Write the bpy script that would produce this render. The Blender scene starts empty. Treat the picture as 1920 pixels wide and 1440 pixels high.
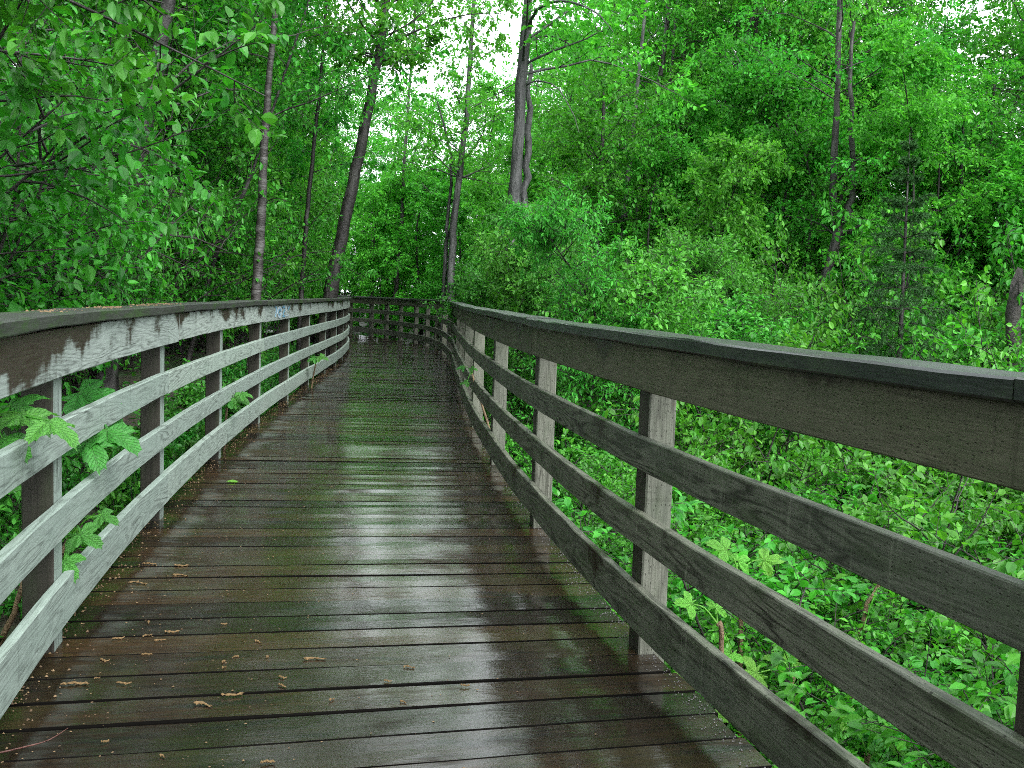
import bpy, math, random
import numpy as np

# ------------------------------------------------------------------ camera, sky, sun, exposure
scene = bpy.context.scene
COL = scene.collection
F_PX, HOR, ROLL, CAM_H = 1870.0, 559.0, math.radians(2.0), 1.49
PITCH = math.atan((720 - HOR) / F_PX)
cp, sp, cr, sr = math.cos(PITCH), math.sin(PITCH), math.cos(ROLL), math.sin(ROLL)
R_ = np.array([1.0, 0, 0]); U_ = np.array([0, sp, cp]); FW = np.array([0, cp, -sp])
XC = R_ * cr + U_ * sr
YC = -R_ * sr + U_ * cr
cam_data = bpy.data.cameras.new("camera")
cam = bpy.data.objects.new("camera", cam_data)
COL.objects.link(cam)
from mathutils import Matrix, Vector
m = Matrix.Identity(4)
for i in range(3):
    m[i][0], m[i][1], m[i][2] = XC[i], YC[i], -FW[i]
m[0][3], m[1][3], m[2][3] = 0, 0, CAM_H
cam.matrix_world = m
cam_data.sensor_width = 36.0
cam_data.lens = 36.0 * F_PX / 1920.0
cam_data.clip_start = 0.05
cam_data.clip_end = 3000
scene.camera = cam

SUN_EL, SUN_AZ = 44.0, 145.0          # soft light high on the right, a little behind the camera (compass from +Y, clockwise)
world = bpy.data.worlds.new("World")
scene.world = world
world.use_nodes = True
wn, wl = world.node_tree.nodes, world.node_tree.links
wn.clear()
sky = wn.new("ShaderNodeTexSky")
sky.sky_type = 'NISHITA'
sky.sun_disc = False
sky.sun_elevation = math.radians(SUN_EL)
sky.sun_rotation = math.radians(SUN_AZ)
sky.air_density = 1.0
sky.dust_density = 4.0
hs = wn.new("ShaderNodeHueSaturation"); hs.inputs["Saturation"].default_value = 0.10
mixw = wn.new("ShaderNodeMixRGB"); mixw.inputs[0].default_value = 0.65
mixw.inputs[2].default_value = (8.8, 9.35, 10.0, 1)      # an even overcast layer
bg = wn.new("ShaderNodeBackground"); bg.inputs[1].default_value = 0.15
wo = wn.new("ShaderNodeOutputWorld")
wl.new(sky.outputs[0], hs.inputs["Color"]); wl.new(hs.outputs[0], mixw.inputs[1])
wl.new(mixw.outputs[0], bg.inputs[0]); wl.new(bg.outputs[0], wo.inputs[0])

sun_data = bpy.data.lights.new("sun", 'SUN')
sun_data.energy = 1.5
sun_data.angle = math.radians(35)
sun_data.color = (1.0, 0.99, 0.97)
sun = bpy.data.objects.new("sun", sun_data)
COL.objects.link(sun)
az, el = math.radians(SUN_AZ), math.radians(SUN_EL)
sdir = Vector((math.sin(az) * math.cos(el), math.cos(az) * math.cos(el), math.sin(el)))
sun.rotation_euler = (-sdir).to_track_quat('-Z', 'Y').to_euler()

scene.view_settings.view_transform = 'Standard'
scene.view_settings.look = 'None'
scene.view_settings.gamma = 1.0
scene.view_settings.use_curve_mapping = False
scene.view_settings.exposure = 1.52

scene.render.engine = 'CYCLES'
cy = scene.cycles
cy.max_bounces = 5; cy.diffuse_bounces = 2; cy.glossy_bounces = 2; cy.transmission_bounces = 3
cy.debug_use_spatial_splits = True
cy.caustics_reflective = False; cy.caustics_refractive = False
cy.use_adaptive_sampling = True; cy.adaptive_threshold = 0.022; cy.time_limit = 900
cy.use_denoising = False
try:
    cy.denoiser = 'OPENIMAGEDENOISE'; cy.denoising_input_passes = 'RGB_ALBEDO_NORMAL'; cy.denoising_prefilter = 'ACCURATE'
except Exception:
    pass
cy.sample_clamp_indirect = 6.0
cy.filter_width = 0.95

# ------------------------------------------------------------------ helpers
rnd = random.Random(7)
def nrm(v): return v / np.maximum(np.linalg.norm(v, axis=-1, keepdims=True), 1e-9)

def at(x, y, d):
    """world point seen at photo pixel (x, y), at distance d along +Y"""
    dx, dy = x - 960.0, y - 720.0
    dx0 = dx * cr + dy * sr; dy0 = -dx * sr + dy * cr
    ray = FW * F_PX + R_ * dx0 - U_ * dy0
    return np.array([0, 0, CAM_H]) + ray * (d / ray[1])

def on_plane(x, y, z):
    p = at(x, y, 1.0); r = p - np.array([0, 0, CAM_H])
    return np.array([0, 0, CAM_H]) + r * ((z - CAM_H) / r[2])

def link(o): COL.objects.link(o); return o

def mesh_np(name, parts, mats, uv=None):
    """parts: list of (V, F, material index, smooth)"""
    me = bpy.data.meshes.new(name)
    Vs, loops, starts, tot, mi, sm = [], [], [], [], [], []
    vo = 0; lo = 0
    for V, F, mat, smooth in parts:
        V = np.asarray(V, float).reshape(-1, 3); F = np.asarray(F, int)
        if len(F) == 0: continue
        k = F.shape[1]
        Vs.append(V); loops.append((F + vo).ravel())
        starts.append(lo + np.arange(len(F)) * k); tot.append(np.full(len(F), k))
        mi.append(np.full(len(F), mat)); sm.append(np.full(len(F), smooth))
        vo += len(V); lo += len(F) * k
    V = np.concatenate(Vs); L = np.concatenate(loops); S = np.concatenate(starts)
    me.vertices.add(len(V)); me.vertices.foreach_set("co", V.ravel().astype(np.float32))
    me.loops.add(len(L)); me.loops.foreach_set("vertex_index", L.astype(np.int32))
    me.polygons.add(len(S)); me.polygons.foreach_set("loop_start", S.astype(np.int32))
    me.polygons.foreach_set("material_index", np.concatenate(mi).astype(np.int32))
    me.polygons.foreach_set("use_smooth", np.concatenate(sm).astype(bool))
    for mt in mats: me.materials.append(mt)
    if uv is not None:
        ul = me.uv_layers.new(name="UVMap")
        ul.data.foreach_set("uv", np.asarray(uv, np.float32)[L].ravel())
    me.update(calc_edges=True)
    return me

def obj(name, me, parent=None, loc=None, kind=None, label=None):
    o = bpy.data.objects.new(name, me); link(o)
    if parent is not None: o.parent = parent
    if loc is not None: o.location = tuple(loc)
    if kind: o["kind"] = kind
    if label: o["label"] = label
    return o

def tag(o, label, cat, group=None):
    o["label"] = label; o["category"] = cat
    if group: o["group"] = group
    return o

def thing(name, label, cat, loc=(0, 0, 0), group=None, rotz=0.0, scale=1.0):
    o = bpy.data.objects.new(name, None); link(o)
    o.empty_display_size = 0.2
    o.location = tuple(loc); o.rotation_euler = (0, 0, rotz); o.scale = (scale,) * 3
    return tag(o, label, cat, group)

def dup(root, label, group, loc, rotz, scale):
    r = root.copy(); link(r)
    r.location = tuple(loc); r.rotation_euler = (rnd.uniform(-.04, .04), rnd.uniform(-.04, .04), rotz); r.scale = (scale[0], scale[0], scale[1])
    r["label"] = label; r["group"] = group; r["category"] = root["category"]
    for ch in root.children:
        c = ch.copy(); link(c); c.parent = r
    return r

# ------------------------------------------------------------------ materials
def new_mat(name):
    mt = bpy.data.materials.new(name); mt.use_nodes = True
    nt = mt.node_tree; nt.nodes.clear()
    out = nt.nodes.new("ShaderNodeOutputMaterial")
    return mt, nt, out

class NB:
    """small node builder"""
    def __init__(s, nt): s.nt = nt
    def n(s, t, **kw):
        nd = s.nt.nodes.new(t)
        for k, v in kw.items(): setattr(nd, k, v)
        return nd
    def l(s, a, b): s.nt.links.new(a, b)
    def math(s, op, a, b=None, c=None, clamp=False):
        nd = s.n("ShaderNodeMath", operation=op, use_clamp=clamp)
        for i, v in enumerate((a, b, c)):
            if v is None: continue
            if isinstance(v, (int, float)): nd.inputs[i].default_value = v
            else: s.l(v, nd.inputs[i])
        return nd.outputs[0]
    def mix(s, fac, a, b, mode='MIX'):
        nd = s.n("ShaderNodeMixRGB", blend_type=mode)
        for i, v in enumerate((fac, a, b)):
            if isinstance(v, (int, float)): nd.inputs[i].default_value = v
            elif isinstance(v, tuple): nd.inputs[i].default_value = (*v, 1) if len(v) == 3 else v
            else: s.l(v, nd.inputs[i])
        return nd.outputs[0]
    def scale(s, vec, sx, sy, sz=1.0):
        nd = s.n("ShaderNodeVectorMath", operation='MULTIPLY'); s.l(vec, nd.inputs[0]); nd.inputs[1].default_value = (sx, sy, sz)
        return nd.outputs[0]
    def noise(s, vec, sc=1.0, det=2.0, rough=.5, dist=0.0):
        nd = s.n("ShaderNodeTexNoise"); s.l(vec, nd.inputs["Vector"])
        nd.inputs["Scale"].default_value = sc; nd.inputs["Detail"].default_value = det
        nd.inputs["Roughness"].default_value = rough; nd.inputs["Distortion"].default_value = dist
        return nd.outputs[0]
    def smooth(s, v, a, b):
        nd = s.n("ShaderNodeMapRange", interpolation_type='SMOOTHSTEP')
        s.l(v, nd.inputs[0]); nd.inputs[1].default_value = a; nd.inputs[2].default_value = b
        return nd.outputs[0]
    def bump(s, h, strength, dist, normal=None):
        nd = s.n("ShaderNodeBump"); s.l(h, nd.inputs["Height"])
        nd.inputs["Strength"].default_value = strength; nd.inputs["Distance"].default_value = dist
        if normal is not None: s.l(normal, nd.inputs["Normal"])
        return nd.outputs[0]

def uv_vec(b):
    uvn = b.n("ShaderNodeUVMap"); uvn.uv_map = "UVMap"
    oi = b.n("ShaderNodeObjectInfo")
    cx = b.n("ShaderNodeCombineXYZ")
    b.l(b.math('MULTIPLY', oi.outputs["Random"], 61.0), cx.inputs[0]); b.l(b.math('MULTIPLY', oi.outputs["Random"], 17.0), cx.inputs[1])
    ad = b.n("ShaderNodeVectorMath", operation='ADD'); b.l(uvn.outputs[0], ad.inputs[0]); b.l(cx.outputs[0], ad.inputs[1])
    return uvn.outputs[0], ad.outputs[0], oi.outputs["Random"]

def board_mat(name, light, dark, tint, stain_col, rough=.6, ring=30.0, ring_amt=.5, stain=None, dots=False, algae=0.0, board_h=.19, spec=.3, streak=.5, acol=(.040, .058, .026)):
    mt, nt, out = new_mat(name); b = NB(nt)
    raw, vec, rand = uv_vec(b)
    n1 = b.noise(b.scale(vec, .75, 7.0), 1.0, 2.0, .5, .3)
    rg = b.math('SINE', b.math('ADD', b.math('MULTIPLY', n1, ring * 5.5), b.math('MULTIPLY', b.noise(b.scale(vec, 9.0, 60.0), 1.0, 2.0, .5), 2.5))); rg = b.math('MULTIPLY_ADD', rg, .5, .5)
    rg = b.math('POWER', rg, 2.2)
    fine = b.noise(b.scale(vec, 7.0, 170.0), 1.0, 3.0, .6)
    blot = b.noise(b.scale(vec, 1.1, 3.5), 1.0, 4.0, .6)
    patch = b.smooth(b.noise(b.scale(vec, 1.7, 4.0), 1.0, 3.0, .6), .3, .7)
    fac = b.math('ADD', b.math('MULTIPLY', b.math('MULTIPLY', rg, ring_amt), b.math('MULTIPLY_ADD', patch, .9, .35)), b.math('MULTIPLY', b.smooth(fine, .38, .72), .55), clamp=True)
    vst = b.smooth(b.noise(b.scale(vec, 34.0, 1.6), 1.0, 3.0, .6), .56, .74)          # weather streaks down the face
    col = b.mix(fac, light, dark)
    col = b.mix(b.math('MULTIPLY', b.smooth(blot, .40, .72), .75), col, tint)
    if streak: col = b.mix(b.math('MULTIPLY', vst, abs(streak)), col, dark if streak > 0 else tuple(min(c * 1.9, .6) for c in light))
    if algae:
        al = b.smooth(b.noise(b.scale(vec, 2.2, 9.0), 1.0, 5.0, .65), .48, .68)
        col = b.mix(b.math('MULTIPLY', al, algae), col, acol)
    # knots
    vo = b.n("ShaderNodeTexVoronoi"); b.l(b.scale(vec, 1.6, 7.0), vo.inputs["Vector"]); vo.inputs["Scale"].default_value = 1.0
    kn = b.math('SUBTRACT', 1.0, b.smooth(vo.outputs["Distance"], .03, .085))
    col = b.mix(b.math('MULTIPLY', kn, .75), col, dark)
    col = b.mix(1.0, col, b.mix(rand, (.86, .86, .86), (1.1, 1.08, 1.05)), 'MULTIPLY')
    rgh = b.math('MULTIPLY_ADD', blot, .25, rough - .12)
    hgt = b.math('ADD', b.math('MULTIPLY', rg, -.35), b.math('MULTIPLY', fine, .6))
    if dots:
        v2 = b.n("ShaderNodeTexVoronoi"); b.l(b.scale(vec, 38.0, 95.0), v2.inputs["Vector"]); v2.inputs["Scale"].default_value = 1.0
        v2.inputs["Randomness"].default_value = .55
        dt = b.math('SUBTRACT', 1.0, b.smooth(v2.outputs["Distance"], .12, .24))
        col = b.mix(b.math('MULTIPLY', dt, .75), col, (.012, .012, .008))
        hgt = b.math('SUBTRACT', hgt, dt)
    if stain:
        sep = b.n("ShaderNodeSeparateXYZ"); b.l(raw, sep.inputs[0])
        vh = b.math('DIVIDE', sep.outputs[1], board_h)
        big = b.noise(b.scale(raw, 2.1, 3.2), 1.0, 4.0, .55)
        drip = b.noise(b.scale(raw, 17.0, 1.2), 1.0, 2.0, .55)
        jag = b.noise(b.scale(raw, 4.0, 90.0), 1.0, 4.0, .65)
        sv = b.math('ADD', big, b.math('MULTIPLY', b.math('SUBTRACT', vh, .6), stain[1]))
        sv = b.math('ADD', sv, b.math('MULTIPLY', b.math('SUBTRACT', drip, .5), stain[2]))
        sv = b.math('ADD', sv, b.math('MULTIPLY', b.math('SUBTRACT', jag, .5), .19))
        if len(stain) > 4:      # soaked towards one end
            sv = b.math('ADD', sv, b.math('MULTIPLY', b.math('SUBTRACT', 1.0, b.smooth(sep.outputs[0], stain[4], stain[5])), stain[6]))
        ms = b.smooth(sv, stain[0], stain[0] + stain[3])
        sc = b.mix(b.math('MULTIPLY', fine, .9), stain_col, tuple(c * .2 for c in stain_col))
        halo = b.smooth(sv, stain[0] - .10, stain[0] + stain[3])
        col = b.mix(b.math('MULTIPLY', halo, .45), col, tint and tuple(.5 * t_ for t_ in tint))
        col = b.mix(b.math('MULTIPLY', ms, .93), col, sc)
        rgh = b.math('SUBTRACT', rgh, b.math('MULTIPLY', ms, .22))
    p = b.n("ShaderNodeBsdfPrincipled")
    b.l(col, p.inputs["Base Color"]); b.l(rgh, p.inputs["Roughness"])
    p.inputs["Specular IOR Level"].default_value = spec
    b.l(b.bump(hgt, .5, .002), p.inputs["Normal"])
    b.l(p.outputs[0], out.inputs[0])
    return mt

M_LEFT = board_mat("lit_bleached_wood", (.265, .325, .285), (.060, .073, .063), (.202, .262, .225), (.03, .019, .013), .6, 17, .5, stain=(.80, .12, .10, .04), streak=.35)  # bleached, with the brighter light on the left side put into its colour
M_RIGHT = board_mat("shaded_damp_wood", (.122, .128, .100), (.018, .018, .014), (.064, .074, .056), (.02, .014, .01), .5, 15, .7, stain=(.58, .10, .16, .16), dots=True, algae=.5, streak=-.3, spec=.22)  # damp, with the shade on the right inner faces put into its colour
M_RFAS = board_mat("shaded_damp_fascia_wood", (.088, .086, .060), (.026, .025, .016), (.060, .063, .043), (.025, .016, .01), .55, 12, .3, stain=(.66, .25, .20, .12), dots=True, algae=.35, streak=.4, spec=.25)  # damp fascia tone, also darkened for the shaded right side
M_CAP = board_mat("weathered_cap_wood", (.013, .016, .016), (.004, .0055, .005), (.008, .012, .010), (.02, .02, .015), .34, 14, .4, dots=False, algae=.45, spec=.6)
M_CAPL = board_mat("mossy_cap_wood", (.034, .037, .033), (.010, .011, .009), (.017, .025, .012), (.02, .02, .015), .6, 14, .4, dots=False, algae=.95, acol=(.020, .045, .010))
M_PSHADE = board_mat("shaded_wet_post_wood", (.040, .035, .028), (.011, .010, .008), (.026, .026, .019), (.01, .01, .01), .5, 10, .35, dots=False, algae=.3)  # wet wood tone with the shade of the dark post faces mixed in
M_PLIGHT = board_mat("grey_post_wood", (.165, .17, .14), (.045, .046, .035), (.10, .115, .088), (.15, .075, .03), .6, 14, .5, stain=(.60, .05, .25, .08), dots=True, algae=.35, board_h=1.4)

def plank_mat():
    mt, nt, out = new_mat("wet_plank_wood"); b = NB(nt)
    raw, vec, rand = uv_vec(b)
    n1 = b.noise(b.scale(vec, .6, 9.0), 1.0, 2.0, .5, .4)
    rg = b.math('MULTIPLY_ADD', b.math('SINE', b.math('MULTIPLY', n1, 55.0)), .5, .5)
    fine = b.noise(b.scale(vec, 5.0, 140.0), 1.0, 4.0, .65)
    geo = b.n("ShaderNodeNewGeometry")
    pos = geo.outputs["Position"]
    blot = b.noise(b.scale(pos, 1.0, 1.4, 1.0), 1.3, 5.0, .6)
    blot2 = b.noise(b.scale(vec, 2.2, 9.0), 1.0, 4.0, .6)
    col = b.mix(b.math('MULTIPLY_ADD', rg, .3, b.math('MULTIPLY', b.smooth(fine, .3, .7), .55), clamp=True), (.030, .0182, .0085), (.0055, .004, .0027))
    col = b.mix(b.math('MULTIPLY', b.smooth(blot, .48, .66), .55), col, (.026, .026, .009))      # algae
    col = b.mix(b.math('MULTIPLY', b.smooth(blot2, .52, .72), .8), col, (.006, .007, .007))
    col = b.mix(1.0, col, b.mix(rand, (.45, .48, .54), (1.4, 1.28, 1.1)), 'MULTIPLY')
    wet = b.noise(b.scale(pos, 1.6, 3.2, 1.0), 1.0, 4.0, .6)
    wet2 = b.noise(b.scale(vec, 5.0, 30.0), 1.0, 3.0, .6)
    sepu = b.n("ShaderNodeSeparateXYZ"); b.l(raw, sepu.inputs[0])
    track = b.math('SUBTRACT', 1.0, b.smooth(b.math('ABSOLUTE', b.math('SUBTRACT', sepu.outputs[0], 1.2)), .25, .95))
    w = b.smooth(b.math('ADD', b.math('MULTIPLY', wet, .75), b.math('MULTIPLY_ADD', wet2, .45, b.math('MULTIPLY', track, .10))), .46, .70)
    p = b.n("ShaderNodeBsdfPrincipled")
    b.l(col, p.inputs["Base Color"])
    b.l(b.math('MULTIPLY_ADD', fine, .3, .34), p.inputs["Roughness"])
    p.inputs["Specular IOR Level"].default_value = .08
    b.l(b.math('MULTIPLY_ADD', w, .95, .05), p.inputs["Coat Weight"])
    b.l(b.math('MULTIPLY_ADD', w, -.14, .165), p.inputs["Coat Roughness"])
    p.inputs["Coat IOR"].default_value = 1.5
    hgt = b.math('ADD', b.math('MULTIPLY', fine, .8), b.math('MULTIPLY', rg, .2))
    b.l(b.bump(hgt, .55, .0025), p.inputs["Normal"])
    speck = b.noise(b.scale(vec, 30.0, 70.0), 1.0, 3.0, .65)
    b.l(b.bump(b.math('ADD', b.math('MULTIPLY', fine, .35), b.math('MULTIPLY', speck, .6)), .36, .0022), p.inputs["Coat Normal"])
    b.l(p.outputs[0], out.inputs[0])
    return mt
M_PLANK = plank_mat()

def leaf_mat(name, c0, c1, back, rough=.38, trans=.33, spec=.35, hue=.026):
    mt, nt, out = new_mat(name); b = NB(nt)
    geo = b.n("ShaderNodeNewGeometry"); oi = b.n("ShaderNodeObjectInfo")
    r = geo.outputs["Random Per Island"]
    col = b.mix(r, c0, c1)
    hsn = b.n("ShaderNodeHueSaturation"); b.l(col, hsn.inputs["Color"])
    b.l(b.math('MULTIPLY_ADD', oi.outputs["Random"], hue, .5 - hue * .5), hsn.inputs["Hue"])
    b.l(b.math('MULTIPLY_ADD', b.math('FRACT', b.math('MULTIPLY', oi.outputs["Random"], 7.3)), .4, .8), hsn.inputs["Value"])
    col = hsn.outputs[0]
    p = b.n("ShaderNodeBsdfPrincipled")
    b.l(b.mix(geo.outputs["Backfacing"], col, b.mix(.5, col, back)), p.inputs["Base Color"])
    p.inputs["Roughness"].default_value = rough; p.inputs["Specular IOR Level"].default_value = spec
    t = b.n("ShaderNodeBsdfTranslucent"); b.l(b.mix(1.0, col, (1.25, 1.35, .7), 'MULTIPLY'), t.inputs[0])
    mx = b.n("ShaderNodeMixShader"); mx.inputs[0].default_value = trans
    b.l(p.outputs[0], mx.inputs[1]); b.l(t.outputs[0], mx.inputs[2]); b.l(mx.outputs[0], out.inputs[0])
    return mt

L_ALDER = leaf_mat("broad_leaf", (.019, .138, .010), (.060, .320, .020), (.08, .24, .05), .40, .38, .35)
L_TREE = leaf_mat("tree_leaf", (.040, .245, .020), (.108, .445, .042), (.09, .30, .06), .48, .46, .25)
L_DARK = leaf_mat("shaded_tree_leaf", (.021, .155, .012), (.064, .318, .024), (.06, .20, .04), .48, .44, .25)
L_DOG = leaf_mat("thicket_leaf", (.027, .158, .012), (.082, .345, .026), (.09, .27, .06), .40, .40, .34)
L_WILLOW = leaf_mat("willow_leaf", (.034, .190, .018), (.088, .350, .038), (.10, .28, .07), .45, .42, .3)
L_CLUB = leaf_mat("young_club_leaf", (.110, .350, .035), (.145, .420, .045), (.14, .33, .07), .45, .42)
L_CLUBD = leaf_mat("mature_club_leaf", (.045, .215, .028), (.075, .290, .038), (.09, .22, .06), .40, .36)
L_NEED = leaf_mat("spruce_needle", (.020, .070, .018), (.042, .120, .032), (.03, .08, .03), .6, .2, .12)
L_FERN = leaf_mat("ground_leaf", (.022, .135, .014), (.060, .27, .025), (.06, .2, .04), .42)

def bark_mat(name, a, c, sc=(10, 10, 3), lich=None, lsc=(5.0, 5.0, 1.6)):
    mt, nt, out = new_mat(name); b = NB(nt)
    tc = b.n("ShaderNodeTexCoord"); v = tc.outputs["Object"]
    n1 = b.noise(b.scale(v, *sc), 1.0, 5.0, .65); n2 = b.noise(b.scale(v, sc[0] * 2.2, sc[1] * 2.2, sc[2] * 5), 1.0, 4.0, .6)
    col = b.mix(b.smooth(n1, .35, .65), a, c)
    if lich:
        col = b.mix(b.smooth(b.noise(b.scale(v, *lsc), 1.0, 5.0, .6), .50, .62), col, lich)
    p = b.n("ShaderNodeBsdfPrincipled"); b.l(col, p.inputs["Base Color"]); p.inputs["Roughness"].default_value = .6
    b.l(b.bump(b.math('ADD', n1, b.math('MULTIPLY', n2, .5)), .8, .03), p.inputs["Normal"]); b.l(p.outputs[0], out.inputs[0])
    return mt
B_DARK = bark_mat("dark_wet_bark", (.007, .006, .005), (.020, .017, .015), (9, 9, 4), (.050, .048, .044))
B_GREY = bark_mat("grey_bark", (.018, .019, .018), (.050, .052, .050), (16, 16, 2.5), (.095, .10, .095))
B_BIRCH = bark_mat("birch_bark", (.018, .015, .013), (.042, .037, .034), (5, 5, 9), (.085, .083, .078), (3.0, 3.0, 9.0))
B_TWIG = bark_mat("twig_bark", (.010, .008, .006), (.025, .021, .016), (20, 20, 20))
B_CANE = bark_mat("cane_bark", (.10, .065, .035), (.19, .13, .07), (40, 40, 15))
B_REDDISH = bark_mat("peeled_bark", (.055, .018, .012), (.09, .03, .02), (9, 9, 9))

def plain_mat(name, a, c, rough=.7, sc=14.0, spec=.5):
    mt, nt, out = new_mat(name); b = NB(nt)
    geo = b.n("ShaderNodeNewGeometry"); tc = b.n("ShaderNodeTexCoord")
    n1 = b.noise(tc.outputs["Object"], sc, 3.0, .6)
    f = b.math('ADD', b.math('MULTIPLY', geo.outputs["Random Per Island"], .6), b.math('MULTIPLY', n1, .4))
    p = b.n("ShaderNodeBsdfPrincipled"); b.l(b.mix(f, a, c), p.inputs["Base Color"]); p.inputs["Roughness"].default_value = rough; p.inputs["Specular IOR Level"].default_value = spec
    b.l(p.outputs[0], out.inputs[0])
    return mt
M_CATKIN = plain_mat("catkin", (.070, .042, .016), (.18, .112, .042), .85, 60)
M_CHIP = plain_mat("debris", (.035, .018, .009), (.20, .13, .06), .8)
M_GRIT = plain_mat("grit", (.025, .024, .024), (.11, .105, .105), .6)
M_BLUE = plain_mat("blue_paint", (.05, .13, .20), (.10, .22, .30), .6)
M_WPAINT = plain_mat("pale_paint", (.20, .26, .30), (.30, .36, .39), .6)

def ground_mat():
    mt, nt, out = new_mat("forest_floor"); b = NB(nt)
    tc = b.n("ShaderNodeTexCoord"); v = tc.outputs["Object"]
    n1 = b.noise(v, .9, 6.0, .65); n2 = b.noise(v, 9.0, 5.0, .65)
    col = b.mix(b.smooth(n2, .35, .7), (.018, .014, .010), (.055, .040, .024))
    col = b.mix(b.smooth(n1, .42, .62), col, (.022, .050, .012))
    p = b.n("ShaderNodeBsdfPrincipled"); b.l(col, p.inputs["Base Color"]); p.inputs["Roughness"].default_value = .8
    b.l(b.bump(n2, 1.0, .08), p.inputs["Normal"]); b.l(p.outputs[0], out.inputs[0])
    return mt
M_GROUND = ground_mat()
M_SEAM = plain_mat("soaked_shaded_plank_edge", (.002, .0018, .0015), (.006, .005, .004), .9, 14.0, .06)  # soaked edges, blackened further to paint the shade in the plank gaps

# ------------------------------------------------------------------ the line of the boardwalk
W = 2.38
RP = np.array([(4.2, -7.5), (3.3, -5.0), (2.45, -2.6), (1.74, -.3), (1.09, 2.07), (.56, 4.2), (.157, 6.48), (-.17, 8.9), (-.45, 11.4), (-.68, 13.9), (-.89, 16.3),
               (-1.08, 18.7), (-1.28, 21.1), (-1.54, 23.4), (-1.86, 25.7), (-2.30, 28.0), (-2.82, 29.9), (-3.45, 31.6), (-4.15, 33.1), (-4.90, 34.3), (-5.75, 35.3),
               (-7.2, 36.5), (-9.2, 37.6), (-11.5, 38.4), (-14.0, 38.9), (-18, 39.3)])
def catmull(P, k=24):
    out = []
    Q = np.vstack([2 * P[0] - P[1], P, 2 * P[-1] - P[-2]])
    for i in range(1, len(Q) - 2):
        p0, p1, p2, p3 = Q[i - 1], Q[i], Q[i + 1], Q[i + 2]
        t = (np.arange(k) / k)[:, None]
        out.append(.5 * (2 * p1 + (p2 - p0) * t + (2 * p0 - 5 * p1 + 4 * p2 - p3) * t ** 2 + (3 * p1 - p0 - 3 * p2 + p3) * t ** 3))
    out.append(P[-1:])
    return np.vstack(out)
RC = catmull(RP)
for _ in range(30):
    RC[1:-1] = .25 * RC[:-2] + .5 * RC[1:-1] + .25 * RC[2:]
SEG = np.linalg.norm(np.diff(RC, axis=0), axis=1)
SS = np.concatenate([[0], np.cumsum(SEG)])
TT = nrm(np.gradient(RC, axis=0))
for _ in range(20):
    TT[1:-1] = nrm(.25 * TT[:-2] + .5 * TT[1:-1] + .25 * TT[2:])
NN = np.stack([-TT[:, 1], TT[:, 0]], 1)                # towards the left
def path(s, q):
    s = np.asarray(s, float)
    c = np.stack([np.interp(s, SS, RC[:, i]) for i in (0, 1)], -1)
    n = nrm(np.stack([np.interp(s, SS, NN[:, i]) for i in (0, 1)], -1))
    return c + n * np.asarray(q, float)[..., None]
LQ = path(SS, np.full(len(SS), W))
def s_right(y): return float(np.interp(y, RC[:, 1], SS))
def s_left(y): return float(np.interp(y, LQ[:, 1], SS))
CEN = path(SS, np.full(len(SS), W / 2))

def lateral(x, y):
    """signed distance from the centre line (right positive)"""
    x = np.asarray(x, float); y = np.asarray(y, float)
    C = CEN[::6]; N = NN[::6]
    d2 = (x[..., None] - C[:, 0]) ** 2 + (y[..., None] - C[:, 1]) ** 2
    i = np.argmin(d2, -1)
    side = -((x - C[i, 0]) * N[i, 0] + (y - C[i, 1]) * N[i, 1])
    return np.sign(side) * np.sqrt(np.take_along_axis(d2, i[..., None], -1)[..., 0])

def terrain(x, y):
    x = np.asarray(x, float); y = np.asarray(y, float)
    e = lateral(x, y)
    zr = np.interp(e, [-60, -30, -14, -7, -3.5, -1.9, -1.0, 1.0, 1.9, 3.2, 5.5, 9.0, 15, 24, 60], [9, 6.0, 2.6, .9, .05, -.45, -.55, -.75, -.95, -1.9, -2.0, -1.3, -.3, .3, .8])
    far = np.clip((y - 24) / 14, 0, 1)
    zr = zr * (1 - far) + far * np.clip(zr, -.6, 3.5)
    zr = zr + .12 * np.sin(x * .9 + 1.3) * np.cos(y * .7) + .07 * np.sin(x * 2.1 + y * 1.7)
    lim = np.where(np.abs(e) < 1.8, -.42, 99)
    return np.minimum(zr, lim)

M_LFAS = board_mat("lit_bleached_wood_wet_streaks", (.298, .348, .318), (.068, .079, .071), (.238, .284, .256), (.042, .027, .017), .55, 17, .6, stain=(.53, .22, .15, .11, s_left(3.55), s_left(4.35), .20), streak=.2)  # real wet streaks over a bleached tone lightened for the lit side

# ground sheet
gx = np.concatenate([[-600, -300, -150, -90], np.arange(-60, 60.1, .8), [90, 150, 300, 600]])
gy = np.concatenate([[-300, -120, -50], np.arange(-20, 85, .8), [100, 140, 220, 400, 900]])
GX, GY = np.meshgrid(gx, gy)
GZ = terrain(GX, GY)
nx, ny = len(gx), len(gy)
idx = np.arange(nx * ny).reshape(ny, nx)
F = np.stack([idx[:-1, :-1], idx[:-1, 1:], idx[1:, 1:], idx[1:, :-1]], -1).reshape(-1, 4)
g = obj("ground", mesh_np("ground", [(np.stack([GX, GY, GZ], -1), F, 0, True)], [M_GROUND]), kind="structure")
g["label"] = "dark damp forest floor under the shrubs"

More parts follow.
